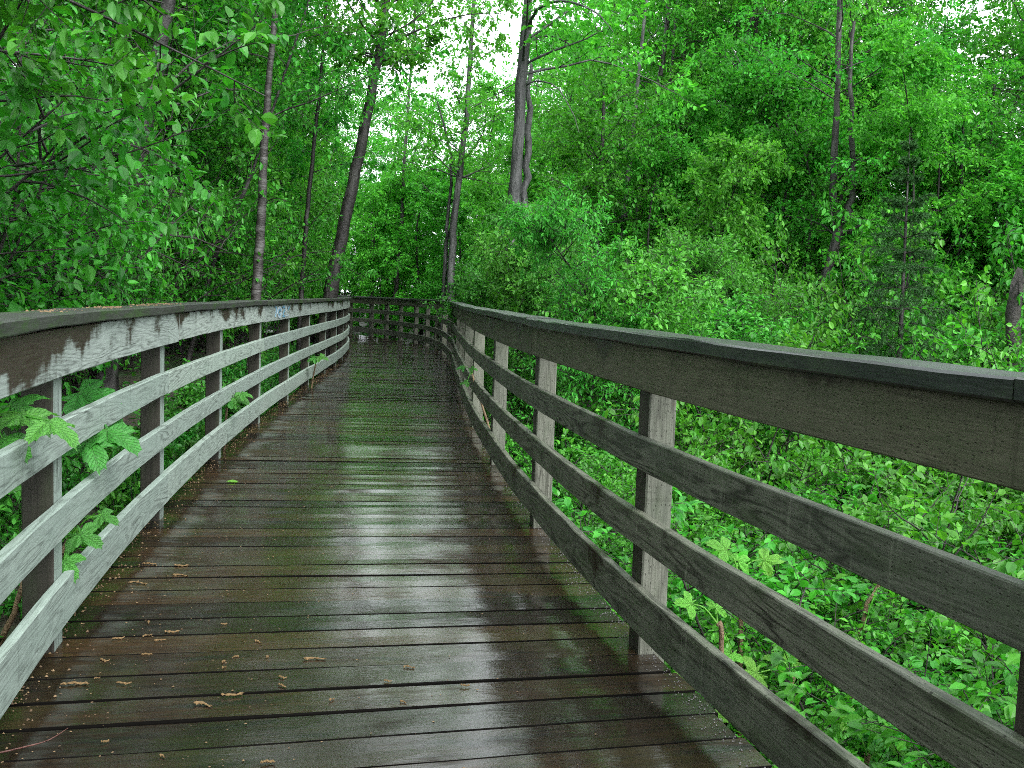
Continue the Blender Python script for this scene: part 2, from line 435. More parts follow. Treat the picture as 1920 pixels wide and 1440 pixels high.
# ------------------------------------------------------------------ boardwalk
def sweep(s0, s1, prof, step=.22, wob=0.0012, seed=0, extra=None):
    """prof: list of (q, z). Sweeps the closed profile along the path from s0 to s1; returns V, quad faces, ngon caps, uv"""
    n = max(2, int((s1 - s0) / step) + 1)
    s = np.linspace(s0, s1, n); k = len(prof)
    rg = np.random.default_rng(seed)
    q = np.array([p[0] for p in prof]); z = np.array([p[1] for p in prof])
    V = np.zeros((n, k, 3)); UV = np.zeros((n, k, 2))
    ph = rg.uniform(0, 6, 4)
    dq = wob * (np.sin(s * 2.3 + ph[0]) + .6 * np.sin(s * 5.9 + ph[1])); dz = wob * 1.2 * (np.sin(s * 1.9 + ph[2]) + .6 * np.sin(s * 6.7 + ph[3]))
    for j in range(k):
        V[:, j, :2] = path(s, q[j] + dq + rg.normal(0, wob * .35, n)); V[:, j, 2] = z[j] + dz + rg.normal(0, wob * .35, n)
        UV[:, j, 0] = s; UV[:, j, 1] = (z[j] - z.min()) + (q[j] - q.min())
    ii = np.arange(n * k).reshape(n, k)
    a, bq = ii[:-1], ii[1:]
    Fq = np.stack([a, np.roll(a, -1, 1), np.roll(bq, -1, 1), bq], -1).reshape(-1, 4)
    caps = np.stack([ii[0], ii[-1][::-1]])
    if (q.max() - q.min()) > 0: pass
    return V.reshape(-1, 3), Fq, caps, UV.reshape(-1, 2)

def rect(q0, q1, z0, z1, c=.004):
    return [(q0 + c, z0), (q1 - c, z0), (q1, z0 + c), (q1, z1 - c), (q1 - c, z1), (q0 + c, z1), (q0, z1 - c), (q0, z0 + c)]

def board(name, parent, s0, s1, q0, q1, z0, z1, mat, seed, c=.004, wob=.0012):
    V, Fq, caps, UV = sweep(s0, s1, rect(q0, q1, z0, z1, c), seed=seed, wob=wob)
    me = mesh_np(name, [(V, Fq, 0, False)], [mat], UV)
    # end caps
    import bmesh
    bm = bmesh.new(); bm.from_mesh(me); bm.verts.ensure_lookup_table()
    for cp_ in caps:
        try: bm.faces.new([bm.verts[i] for i in cp_])
        except ValueError: pass
    bmesh.ops.recalc_face_normals(bm, faces=bm.faces)
    bm.to_mesh(me); bm.free()
    return obj(name, me, parent)

walk = bpy.data.objects.new("boardwalk", None); link(walk)
walk["kind"] = "structure"; walk["label"] = "curving boardwalk deck of dark wet planks"

s_beg, s_end = s_right(-1.5), SS[-1] - 1.0
PW = .2085
rg = np.random.default_rng(3)
s = s_beg; pi_ = 0
NSEG = 10
while s < s_end - PW:
    gap = rg.uniform(.008, .013)
    sa, sb = s + gap / 2, s + PW - gap / 2
    qa = -.075 + rg.normal(0, .006); qb = W + .075 + rg.normal(0, .006)
    qs = np.linspace(qa, qb, NSEG + 1)
    c, th = .0032, .038
    sm = (sa + sb) / 2
    ss_ = np.array([sa, sa, sa + c, sm, sb - c, sb, sb])
    crown = rg.uniform(-.0018, .0018); tilt = rg.normal(0, .0016); lift = rg.normal(0, .0008)
    zz = np.array([-th, -c - .001, tilt, crown + 0, -tilt, -c - .001, -th]) + lift
    V = np.zeros((NSEG + 1, 7, 3)); UV = np.zeros((NSEG + 1, 7, 2))
    off = path(np.array([0.]), np.array([0.]))
    bowz = rg.normal(0, .0012, 3)
    for j in range(7):
        jit = rg.normal(0, .0011, NSEG + 1) if j in (1, 2, 4, 5) else 0
        V[:, j, :2] = path(np.full(NSEG + 1, ss_[j]) + jit, qs)
        tq = (qs - qa) / (qb - qa)
        V[:, j, 2] = zz[j] + bowz[0] * np.sin(tq * 3.1) + bowz[1] * np.sin(tq * 6.3) + (rg.normal(0, .0005, NSEG + 1) if 1 <= j <= 5 else 0)
        UV[:, j, 0] = qs; UV[:, j, 1] = ss_[j] - sa
    ii = np.arange((NSEG + 1) * 7).reshape(NSEG + 1, 7)
    a, b2 = ii[:-1], ii[1:]
    Fq = np.stack([a[:, :-1], a[:, 1:], b2[:, 1:], b2[:, :-1]], -1).reshape(-1, 4)[:, ::-1]
    capA = np.array([[ii[0][0], ii[0][6], ii[0][4], ii[0][2]], [ii[-1][0], ii[-1][2], ii[-1][4], ii[-1][6]]])
    col_ = np.arange(len(Fq)) % 6
    sidef = (col_ == 0) | (col_ == 5) | (col_ == 1) | (col_ == 4) & (pi_ % 3 > 0)
    V3_ = V.reshape(-1, 3); U3_ = UV.reshape(-1, 2)
    me = mesh_np("plank", [(V3_, Fq[~sidef], 0, False), (V3_, Fq[sidef], 1, False)], [M_PLANK, M_SEAM], np.vstack([U3_, U3_]))
    obj("plank", me, walk)
    s += PW; pi_ += 1
# edge beams under the planks
for q0, q1 in ((-.055, -.005), (W + .005, W + .055), (W * .5 - .03, W * .5 + .03)):
    board("edge_beam", walk, s_beg, s_end, q0, q1, -.29, -.045, M_PSHADE, int(q0 * 100) + 50)

# ------------------------------------------------------------------ railings
Z_RAILS = [("bottom_rail", .115, .300), ("lower_middle_rail", .475, .612), ("upper_middle_rail", .806, .942)]
def railing(side, label):
    left = side == "left"
    root = thing("wooden_railing", label, "railing", group="boardwalk railings")
    sgn = 1
    if left:
        ys = [-3.0, -.7, 1.65, 3.98, 6.32, 8.65, 11.05, 13.45, 15.8, 18.2, 20.2, 22.2, 24.0, 25.7, 27.2]
        st = [s_left(y) for y in ys]
        smax = SS[-1] - 3; x = st[-1] + 1.9
        while x < smax: st.append(x); x += 2.2
    else:
        ys = [-2.6, -.3, 2.0, 4.2, 6.48, 8.9, 11.4, 13.9, 16.3, 18.7, 21.1, 23.4, 25.5, 27.4, 29.1, 30.6, 32.2, 33.4, 34.4, 35.4]
        st = [s_right(y) for y in ys]
        smax = SS[-1] - 3; x = st[-1] + 1.7
        while x < smax: st.append(x); x += 2.0
    rg = np.random.default_rng(11 if left else 12)
    # posts: inner face towards the path
    for i, s in enumerate(st):
        la, ac = .135, .12
        tilt = rg.normal(0, .006, 2)
        prof = []
        zb, zt = -1.6, 1.313
        q0, q1 = (W + .001, W + ac) if left else (-ac, -.001)
        c = .006
        loop = [(-la/2+c, q0), (la/2-c, q0), (la/2, q0+c), (la/2, q1-c), (la/2-c, q1), (-la/2+c, q1), (-la/2, q1-c), (-la/2, q0+c)]
        V = []; UV = []
        for z in (zb, -.3, .3, .9, zt):
            per = 0
            for k, (ds, q) in enumerate(loop):
                xy = path(np.array([s + ds]), np.array([q]))[0]
                V.append((xy[0] + tilt[0] * z * .3, xy[1] + tilt[1] * z * .3, z)); UV.append((z + 1.6, (ds + la / 2) + (q - q0)))
        nl = len(loop); Fq = []; mi = []
        for r in range(4):
            for k in range(nl):
                k2 = (k + 1) % nl
                Fq.append((r*nl+k, r*nl+k2, (r+1)*nl+k2, (r+1)*nl+k))
        V = np.array(V); Fq = np.array(Fq)
        inner_k = 0 if left else 4
        fk = np.arange(len(Fq)) % nl
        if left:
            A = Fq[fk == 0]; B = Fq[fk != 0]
            me = mesh_np("post", [(V, A, 0, False), (V, B, 1, False)], [M_LEFT, M_PSHADE], np.vstack([UV, UV]))  # inner face coloured as lit, the rest as wet and in shade
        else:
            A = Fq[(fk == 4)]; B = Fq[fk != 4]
            me = mesh_np("post", [(V, A, 0, False), (V, B, 1, False)], [M_PSHADE, M_PLIGHT], np.vstack([UV, UV]))  # shade painted on the inner face, the other faces coloured lighter
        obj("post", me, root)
    # boards: (part name, z range, joints as post indices)
    n = len(st)
    def runs(first, step):
        js = list(range(first, n, step))
        if js[0] != 0: js = [0] + js
        if js[-1] != n - 1: js.append(n - 1)
        return list(zip(js[:-1], js[1:]))
    sd = 100 if left else 300
    for k, (nm, z0, z1) in enumerate(Z_RAILS):
        fj = ([2, 2, 2] if left else [4, 1, 2])[k]
        for a, b2 in runs(fj, 2 if left else (2, 4, 3)[k]):
            sd += 1
            o1, o2 = rg.normal(0, .0025), rg.normal(0, .005)
            q0, q1 = ((W - .040, W - .001) if left else (.001, .040))
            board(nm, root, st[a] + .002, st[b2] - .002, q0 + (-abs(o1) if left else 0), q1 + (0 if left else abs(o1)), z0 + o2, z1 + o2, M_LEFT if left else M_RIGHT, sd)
    fas = []
    fr = [(0, 2, 0, 0), (2, 4, 0, .32), (4, 6, .32, 0)] if left else None
    if left:
        spans = [(st[0], st[2]), (st[2], st[4] + .32), (st[4] + .32, st[6] + .03)] + [(st[a] + (.03 if a == 6 else 0), st[b2]) for a, b2 in runs(6, 2) if a >= 6]
    else:
        spans = [(st[0], st[2]), (st[2], st[4])] + [(st[a], st[b2]) for a, b2 in runs(4, 2) if a >= 4]
    for a, b2 in spans:
        sd += 1
        o1, o2 = rg.normal(0, .0025), rg.normal(0, .003)
        q0, q1 = ((W - .041, W - .001) if left else (.001, .041))
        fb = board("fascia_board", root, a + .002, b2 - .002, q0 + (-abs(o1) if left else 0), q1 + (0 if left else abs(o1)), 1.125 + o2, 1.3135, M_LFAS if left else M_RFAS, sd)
        fas.append((a, b2, fb))
    for a, b2 in spans:
        sd += 1
        o2 = rg.normal(0, .002)
        q0, q1 = ((W - .075, W + .125) if left else (-.125, .075))
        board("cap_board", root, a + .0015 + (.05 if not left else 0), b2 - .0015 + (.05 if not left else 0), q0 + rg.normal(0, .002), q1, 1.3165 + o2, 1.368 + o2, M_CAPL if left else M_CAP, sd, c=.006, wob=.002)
    return root, st, fas
rail_l, st_l, fas_l = railing("left", "pale bleached timber railing along the left edge of the boardwalk")
rail_r, st_r, fas_r = railing("right", "dark damp timber railing along the right edge of the boardwalk")

# paint marks on the left top board, a little past the fourth post
def stroke(pts, w, s_off, mat, parent, name="paint_mark"):
    P = np.array(pts, float); V = []; T = nrm(np.gradient(P, axis=0)); Nn = np.stack([-T[:, 1], T[:, 0]], 1)
    for sgn in (-1, 1):
        Q = P + Nn * w * sgn
        xy = path(s_off + Q[:, 0], np.full(len(Q), W - .0485)); V.append(np.column_stack([xy, 1.135 + Q[:, 1]]))
    V2 = []
    for sgn in (-1, 1):
        Q = P + Nn * w * sgn
        xy = path(s_off + Q[:, 0], np.full(len(Q), W - .0415)); V2.append(np.column_stack([xy, 1.135 + Q[:, 1]]))
    n = len(P); VV = np.vstack(V + V2); i = np.arange(n - 1)
    F = np.concatenate([np.stack([i, i + 1, n + i + 1, n + i], -1), np.stack([i, i + 1, 2*n + i + 1, 2*n + i], -1), np.stack([n + i, n + i + 1, 3*n + i + 1, 3*n + i], -1)])
    return obj(name, mesh_np(name, [(VV, F, 0, False)], [mat]), parent)
gs = s_left(11.6)
gp = [f for a, b2, f in fas_l if a <= gs + .6 <= b2][0]
cir = lambda cx, cy, rx, ry, a0, a1, n=14: [(cx + rx * math.cos(t), cy + ry * math.sin(t)) for t in np.linspace(a0, a1, n)]
stroke(cir(.62, .085, .16, .06, 0, 6.1), .016, gs, M_WPAINT, gp)
stroke(cir(.62, .085, .10, .035, .5, 5.4), .013, gs, M_BLUE, gp)
stroke([(.86, .13), (.98, .15), (1.08, .13), (1.06, .10), (.95, .06), (.88, .03), (1.1, .025)], .013, gs, M_BLUE, gp)
stroke([(1.2, .15), (1.19, .08), (1.2, .03), (1.42, .03)], .012, gs, M_WPAINT, gp)
stroke([(1.32, .14), (1.4, .1), (1.5, .14)], .010, gs, M_BLUE, gp)
stroke([(.22, .15), (.38, .15), (.30, .03)], .009, gs, M_BLUE, gp)

# ------------------------------------------------------------------ foliage building blocks
T_HI = (np.array([(0,0,0),(.28,0,.0),(.62,0,-.01),(1,0,-.10),(.20,.22,.06),(.48,.31,.085),(.80,.17,.01),(.20,-.22,.06),(.48,-.31,.085),(.80,-.17,.01)]),
        np.array([(0,1,4),(1,5,4),(1,2,5),(2,6,5),(2,3,6),(0,7,1),(1,7,8),(1,8,2),(2,8,9),(2,9,3)]))
T_MID = (np.array([(0,0,0),(1,0,-.08),(.26,.26,.06),(.66,.25,.04),(.26,-.26,.06),(.66,-.25,.04)]), np.array([(0,1,3,2),(0,4,5,1)]))
T_NAR = (np.array([(0,0,0),(1,0,-.06),(.3,.17,.03),(.68,.15,.02),(.3,-.17,.03),(.68,-.15,.02)]), np.array([(0,1,3,2),(0,4,5,1)]))
T_NEED = (np.array([(0,.05,0),(0,-.05,0),(1,0,0)]), np.array([(0,1,2)]))

def leaves(pos, d, nor, size, tmpl):
    TV, TF = tmpl
    X = nrm(d); Y = nrm(np.cross(nor, X)); Z = np.cross(X, Y)
    size = size[:, None, None]
    V = pos[:, None] + size * (TV[None, :, 0:1] * X[:, None] + TV[None, :, 1:2] * Y[:, None] + TV[None, :, 2:3] * Z[:, None])
    n = len(pos); F = TF[None] + (np.arange(n) * len(TV))[:, None, None]
    return V.reshape(-1, 3), F.reshape(-1, TF.shape[1])

def tubes(P, R, sides=4):
    M, K, _ = P.shape
    T = nrm(np.gradient(P, axis=1))
    ref = np.array([.31, .77, .13]); ref /= np.linalg.norm(ref)
    A = nrm(np.cross(T, ref)); B = np.cross(T, A)
    an = np.arange(sides) * 2 * np.pi / sides
    V = P[:, :, None] + R[:, :, None, None] * (np.cos(an)[None, None, :, None] * A[:, :, None] + np.sin(an)[None, None, :, None] * B[:, :, None])
    ii = np.arange(M * K * sides).reshape(M, K, sides)
    a, b = ii[:, :-1], ii[:, 1:]
    F = np.stack([a, np.roll(a, -1, 2), np.roll(b, -1, 2), b], -1).reshape(-1, 4)
    return V.reshape(-1, 3), F

def grow(rg, base, d, ln, K, droop, wig):
    M = len(base); P = np.zeros((M, K, 3)); P[:, 0] = base; d = nrm(d)
    for k in range(1, K):
        d = nrm(d + rg.normal(0, wig, (M, 3)) + np.array([0, 0, droop]))
        P[:, k] = P[:, k - 1] + d * (ln / (K - 1))[:, None]
    return P

def along(rg, P, m, t0, t1):
    M, K, _ = P.shape
    t = (t0 + (t1 - t0) * (np.arange(m)[None] + rg.uniform(.1, .9, (M, m))) / m) * (K - 1)
    i = np.clip(t.astype(int), 0, K - 2); f = (t - i)[..., None]
    r = np.arange(M)[:, None]
    p = P[r, i] * (1 - f) + P[r, i + 1] * f
    return p.reshape(-1, 3), nrm(P[r, i + 1] - P[r, i]).reshape(-1, 3), np.repeat(np.arange(M), m), (t / (K - 1)).reshape(-1)

def side_dirs(rg, T, spread, up):
    n = rg.normal(0, 1, T.shape); n -= (n * T).sum(1, keepdims=True) * T
    n[:, 2] *= .55
    return nrm(T * (1 - spread) + nrm(n) * spread + np.array([0, 0, up]))

def leaf_set(rg, TW, nl, size, tmpl, tilt=.45, droop=-.35, t0=.08):
    p, t, i, tt = along(rg, TW, nl, t0, 1.0)
    n = rg.normal(0, 1, t.shape); n -= (n * t).sum(1, keepdims=True) * t
    n = nrm(n)
    d = nrm(t * .55 + n * .9 + np.array([0, 0, droop]) + rg.normal(0, .15, t.shape))
    nor = nrm(np.array([0, 0, 1.0]) + rg.normal(0, tilt, t.shape))
    s = size * rg.uniform(.42, 1.3, len(p))
    return leaves(p + n * .008, d, nor, s, tmpl), (p + n * .008, d, nor, s)

def crown(rg, prim_base, prim_dir, prim_len, prim_r, leafmat_index=0, n2=6, len2=.42, n3=5, len3=.28, nl=9, leaf=.085, tmpl=T_MID, droop=(-.03, -.05, -.06), wig=.12,
          spread=.65, up=.08, tilt=.45, twig_sides=3, keep=None, abs3=None):
    """returns (limb tubes V,F), (twig tubes V,F), (leaf V,F), leaf transforms"""
    K1 = 8
    P1 = grow(rg, prim_base, prim_dir, prim_len, K1, droop[0], wig)
    R1 = prim_r[:, None] * np.linspace(1, .18, K1)[None]
    b2, t2, i2, tt2 = along(rg, P1, n2, .12, 1.0)
    l2 = prim_len[i2] * len2 * (1.15 - .6 * tt2) * rg.uniform(.6, 1.25, len(b2))
    P2 = grow(rg, b2, side_dirs(rg, t2, spread, up), l2, 6, droop[1], wig * 1.2)
    r2 = prim_r[i2] * .36
    R2 = np.maximum(r2, .0035)[:, None] * np.linspace(1, .3, 6)[None]
    b3, t3, i3, tt3 = along(rg, P2, n3, .12, 1.0)
    l3 = (l2[i3] * len3 / .42 * .6 + .10) * rg.uniform(.6, 1.3, len(b3)) if abs3 is None else abs3 * rg.uniform(.6, 1.4, len(b3))
    P3 = grow(rg, b3, side_dirs(rg, t3, .6, .03), l3, 4, droop[2], wig * 1.3)
    R3 = np.full((len(b3), 4), .0028) * np.linspace(1, .5, 4)[None]
    (LV, LF), tr = leaf_set(rg, P3, nl, leaf, tmpl, tilt)
    V1 = tubes(P1, R1, 6); V2 = tubes(P2, R2, 4); V3 = tubes(P3[:, [0, 3]], R3[:, [0, 3]], twig_sides)
    return V1, V2, V3, (LV, LF), tr

def trunk_tube(pts, r, n=26, seed=0, wob=.0):
    pts = np.array(pts, float); r = np.array(r, float)
    rgk = np.random.default_rng(seed)
    t = np.linspace(0, len(pts) - 1, n); tk = np.arange(len(pts))
    P = catmull(pts, 12); tp = np.linspace(0, len(pts) - 1, len(P))
    C = np.stack([np.interp(t, tp, P[:, i]) for i in range(3)], 1)
    R = np.interp(t, tk, r) * (1 + rgk.normal(0, .03, n))
    C[1:-1, :2] += rgk.normal(0, 1, (n - 2, 2)) * R[1:-1, None] * wob
    R[0] *= 1.35; R[1] *= 1.12
    return C, R

# ------------------------------------------------------------------ trees with trunks that can be told apart
def tall_tree(name, label, cat, pts, r, bark, lmat, seed, z_crown=2.5, n1=22, l1=(1.2, 2.6), up=(.45, .9), leaf=.10, nl=8, n2=7, n3=6, group=None, second=None, droop=(-.03, -.05, -.06), extra=None, tmpl=T_MID, dens_top=1.0, az=None):
    """pts: world polyline from the base up; crown limbs grow from the trunk above z_crown"""
    rg = np.random.default_rng(seed)
    base = np.array(pts[0], float)
    root = thing(name, label, cat, base, group)
    C, R = trunk_tube(np.array(pts) - base, r, seed=seed, wob=.12)
    parts = [(*tubes(C[None], R[None], 10), 0, True)]
    if second is not None:
        for sp_, sr_ in second:
            C2, R2 = trunk_tube(np.array(sp_) - base, sr_, n=18, seed=seed + 5, wob=.55); parts.append((*tubes(C2[None], R2[None], 8), 0, True))
    if n1 > 0:
        z = C[:, 2] + base[2]
        zt = z[-1]
        hz = z_crown + (zt - .2 - z_crown) * np.sort(rg.uniform(0, 1, n1)) ** dens_top
        bp = np.stack([np.interp(hz, z, C[:, i]) for i in range(3)], 1); rr = np.interp(hz, z, R)
        a = np.arange(n1) * 2.39996 + rg.uniform(-.5, .5, n1)
        if az is not None: a = rg.uniform(az[0], az[1], n1)
        fr = (hz - z_crown) / max(zt - z_crown, .1)
        d = np.stack([np.cos(a), np.sin(a), up[0] + (up[1] - up[0]) * fr + rg.normal(0, .12, n1)], 1)
        ln = rg.uniform(*l1, n1) * np.interp(fr, [0, .3, .8, 1], [.8, 1.1, .9, .5])
        pr = np.clip(rr * .26, .008, .026)
        V1, V2, V3, L, tr = crown(rg, bp, d, ln, pr, n2=n2, n3=n3, nl=nl, leaf=leaf, tmpl=tmpl, droop=droop)
        parts.append((*V1, 0, True))
        cm = mesh_np("crown", [(*V2, 0, True), (*V3, 0, False), (*L, 1, False)], [B_TWIG, lmat])
        obj("crown", cm, root, kind="stuff")
    tm = mesh_np("trunk", parts, [bark])
    obj("trunk", tm, root)
    return root

def upto(pts, px, d, ztop):
    """extend a traced trunk straight on to height ztop"""
    P = [at(*p, d) for p in px]
    v = P[-1] - P[-2]; v = v / v[2]
    P.append(P[-1] + v * (ztop - P[-1][2]))
    P[0] = P[0].copy()
    g0 = float(terrain(P[0][0], P[0][1])) - .1
    v0 = P[0] - P[1]; v0 = v0 / abs(v0[2])
    if P[0][2] > g0 + .15: P.insert(0, P[0] + v0 * (P[0][2] - g0) * np.array([.6, .6, 1]))
    return P
def rad(P, w, d, top=.4):
    r0 = w * d / F_PX / 2
    n = len(P); return [r0 * (1 - (1 - top) * i / (n - 1)) for i in range(n)]

def mk(name, label, px, w, d, ztop, bark, lmat, seed, **kw):
    P = upto(None, px, d, ztop)
    return tall_tree(name, label, "tree", P, rad(P, w, d), bark, lmat, seed, **kw)

mk("banded_bark_tree", "slender trunk with pale banded bark behind the left railing", [(480, 548), (490, 420), (494, 290), (503, 170), (518, 0)], 21, 15.5, 14, B_BIRCH, L_DARK, 1, z_crown=3.8, n1=36, l1=(1.2, 3.4), leaf=0.095)
mk("leaning_tree", "thick dark trunk leaning right where the left railing ends", [(616, 566), (628, 505), (650, 400), (672, 300), (690, 200), (712, 90), (724, 0)], 29, 21, 8.9, B_DARK, L_TREE, 2, z_crown=6.2, n1=20, l1=(1.6, 3.4), dens_top=1.7, leaf=0.110, n2=7, nl=10)
P = upto(None, [(697, 562), (699, 480), (702, 400)], 39, 4.75)
P[-1] = at(702, 392, 39)
snag = tall_tree("dead_snag", "bare broken dead stem standing behind the bend", "dead tree", P, rad(P, 8.5, 39, .8), B_DARK, L_TREE, 3, n1=0)
mk("slim_tree", "slim dark trunk curving up just right of the broken snag", [(741, 562), (746, 500), (754, 400), (758, 300), (765, 205)], 10, 38, 12.5, B_DARK, L_TREE, 4, dens_top=1.6, z_crown=4.8, n1=24, l1=(1.4, 2.8), leaf=0.110)
P5 = upto(None, [(845, 562), (849, 450), (860, 340), (874, 220), (880, 130)], 27, 10)
tall_tree("paired_tree", "tree with twin stems rising above the right railing's bend", "tree", P5, rad(P5, 17, 27), B_GREY, L_TREE, 5, dens_top=1.6, z_crown=4.6, n1=24, l1=(1.4, 2.8), leaf=0.105,
          second=[([P5[0] + np.array([-.18, .1, 0]), at(836, 480, 27.2), at(839, 410, 27.2), at(846, 300, 27.3), at(820, 190, 27.4)], [.07, .06, .05, .04, .02])])
P6 = upto(None, [(958, 470), (964, 380), (968, 320), (976, 190), (986, 60), (992, 0)], 27, 18, )
for k in range(len(P6)): pass
P6 = upto(None, [(958, 470), (964, 380), (968, 320), (976, 190), (986, 60), (992, 0)], 18, 15)
tall_tree("grey_tree", "tall straight grey trunk right of centre, thickest in the wood", "tree", P6, rad(P6, 29, 18, .5), B_GREY, L_TREE, 6, dens_top=1.3, z_crown=5.4, n1=24, l1=(2.0, 4.4), leaf=0.110, az=(-1.7, 1.2), n2=7, nl=10,
          second=[([P6[0] + np.array([.22, .3, 0]), at(984, 430, 18.5), at(988, 300, 18.5), at(991, 210, 18.5), at(996, 120, 18.6)], [.08, .075, .07, .06, .03]),
                  ([at(992, 60, 18), at(1003, 25, 17.8), at(1040, 3, 17.4), at(1085, 8, 17.0), at(1125, 30, 16.8), at(1150, 60, 16.6)], [.034, .030, .022, .017, .012, .006]),
                  ([at(985, 160, 18), at(1010, 152, 17.8), at(1045, 165, 17.6), at(1075, 215, 17.4), at(1086, 250, 17.3)], [.016, .014, .011, .008, .004])])
mk("dark_trunk_tree", "big dark trunk half hidden behind the broad leaves at far left", [(232, 420), (262, 250), (290, 140), (318, 0)], 48, 13, 12, B_DARK, L_DARK, 7, z_crown=3.6, n1=22, l1=(1.0, 2.4), leaf=0.084)
mk("thin_tree", "thin dark trunk between the pale banded trunk and the leaning one", [(570, 480), (578, 380), (590, 260), (602, 140), (612, 0)], 10, 22, 13, B_DARK, L_DARK, 8, z_crown=3.0, n1=24, l1=(1.0, 2.2), leaf=0.090)
mk("slanting_tree", "thin stem slanting right just left of the pale banded trunk", [(405, 480), (440, 400), (470, 330), (500, 240)], 10, 16.5, 9, B_DARK, L_DARK, 9, z_crown=2.2, n1=22, l1=(1.0, 2.0), leaf=0.084)
mk("mottled_tree", "greyish trunk in the leaves right of the tall grey trunk", [(1160, 470), (1170, 400), (1178, 330), (1188, 240), (1200, 120)], 13, 28, 14, B_GREY, L_TREE, 10, z_crown=4.5, n1=24, l1=(1.6, 3.0), leaf=0.110)
mk("dim_tree", "dark upright trunk in the shade behind the fine-leaved bushes", [(1122, 500), (1125, 420), (1128, 330), (1130, 250)], 13, 25, 6.6, B_DARK, L_DARK, 11, z_crown=3.2, n1=24, l1=(1.3, 2.4), leaf=0.100)
mk("forest_tree", "dark slim trunk left of a close pair on the right", [(1215, 510), (1232, 420), (1244, 330), (1252, 230)], 11, 30, 14, B_DARK, L_TREE, 12, z_crown=4.0, n1=24, l1=(1.6, 3.0), leaf=0.110)
mk("forest_tree", "dark trunk leaning right in the close pair on the right", [(1275, 500), (1295, 420), (1325, 310), (1355, 200), (1385, 110)], 12, 29, 14, B_DARK, L_TREE, 13, z_crown=4.4, n1=24, l1=(1.6, 3.2), leaf=0.110)
mk("forest_tree", "upright dark trunk of the close pair on the right", [(1262, 500), (1268, 420), (1270, 330), (1275, 250)], 10, 31, 15, B_DARK, L_TREE, 14, z_crown=5.0, n1=22, l1=(1.6, 3.0), leaf=0.110)
P8 = upto(None, [(1540, 560), (1556, 490), (1570, 440), (1565, 390), (1562, 330), (1568, 220), (1572, 100)], 22, 13)
tall_tree("forked_tree", "tree forking into two dark stems left of the spruce", "tree", P8, rad(P8, 21, 22), B_DARK, L_TREE, 15, z_crown=2.6, n1=28, l1=(1.3, 2.6), leaf=0.090,
          second=[([at(1570, 442, 22), at(1585, 410, 21.9), at(1598, 360, 21.8), at(1597, 290, 21.8), at(1594, 180, 21.7), at(1602, 40, 21.7)], [.085, .08, .075, .06, .05, .03]),
                  ([at(1574, 445, 22), at(1600, 430, 21.7), at(1640, 412, 21.4), at(1682, 416, 21.0)], [.05, .04, .03, .012])])
mk("slim_stem_tree", "thin dark stem standing just right of the spruce", [(1796, 500), (1800, 420), (1803, 330), (1806, 200)], 9, 24, 6.6, B_DARK, L_TREE, 16, z_crown=2.6, n1=24, l1=(1.2, 2.4), leaf=0.090)
mk("slim_stem_tree", "slender leaning dark stem near the right edge of the wood", [(1822, 510), (1830, 440), (1850, 360), (1862, 200)], 10, 25, 7.2, B_DARK, L_TREE, 17, z_crown=2.8, n1=24, l1=(1.2, 2.4), leaf=0.090)

# spruce
def spruce():
    rg = np.random.default_rng(51); d = 15.5
    top = at(1706, 250, d); foot = at(1692, 640, d); foot = np.array([foot[0] - .02, foot[1], float(terrain(foot[0], foot[1])) - .1])
    root = thing("spruce_tree", "young dark spruce with sparse drooping boughs among pale shrubs", "tree", foot)
    C, R = trunk_tube([(0, 0, 0), (top - foot) * .5 + np.array([.02, 0, 0]), top - foot], [.055, .035, .006], seed=3)
    obj("trunk", mesh_np("trunk", [(*tubes(C[None], R[None], 8), 0, True)], [B_DARK]), root)
    h = (top - foot)[2]
    bases, dirs, lens = [], [], []
    zz = h * .22
    while zz < h * .97:
        k = rg.integers(4, 7); a0 = rg.uniform(0, 6)
        f = zz / h
        for j in range(k):
            a = a0 + j * 6.283 / k + rg.normal(0, .2)
            bases.append([np.interp(zz, C[:, 2], C[:, 0]), np.interp(zz, C[:, 2], C[:, 1]), zz])
            dirs.append([math.cos(a), math.sin(a), .10 + .3 * f + 1.6 * f ** 6]); lens.append((1.5 * (1 - f) ** .9 + .05) * rg.uniform(.7, 1.15))
        zz += rg.uniform(.22, .36)
    b = np.array(bases); dd = np.array(dirs); ln = np.array(lens)
    P1 = grow(rg, b, dd, ln, 7, -.10, .05); R1 = np.full((len(b), 7), .010) * np.linspace(1, .3, 7)
    b2, t2, i2, tt = along(rg, P1, 13, .12, 1.0)
    l2 = np.minimum(ln[i2] * .42 * (1.2 - .7 * tt), .42) * rg.uniform(.7, 1.2, len(b2))
    P2 = grow(rg, b2, side_dirs(rg, t2, .55, -.05), l2, 5, -.12, .08); R2 = np.full((len(b2), 5), .003)
    allP = P2; p, t, i, _ = along(rg, P2, 40, .0, 1.0); p1, t1, _, _ = along(rg, P1, 60, .2, 1.0)
    p = np.vstack([p, p1]); t = np.vstack([t, t1])
    n = rg.normal(0, 1, p.shape); n -= (n * t).sum(1, keepdims=True) * t; n = nrm(n)
    L = leaves(p, nrm(t * .8 + n), rg.normal(0, 1, p.shape), rg.uniform(.016, .028, len(p)) * 2.0, (T_NEED[0] * np.array([1, 3.2, 1]), T_NEED[1]))
    obj("crown", mesh_np("crown", [(*tubes(P1, R1, 4), 0, True), (*tubes(P2, R2, 3), 0, False), (*L, 1, False)], [B_TWIG, L_NEED]), root, kind="stuff")
spruce()

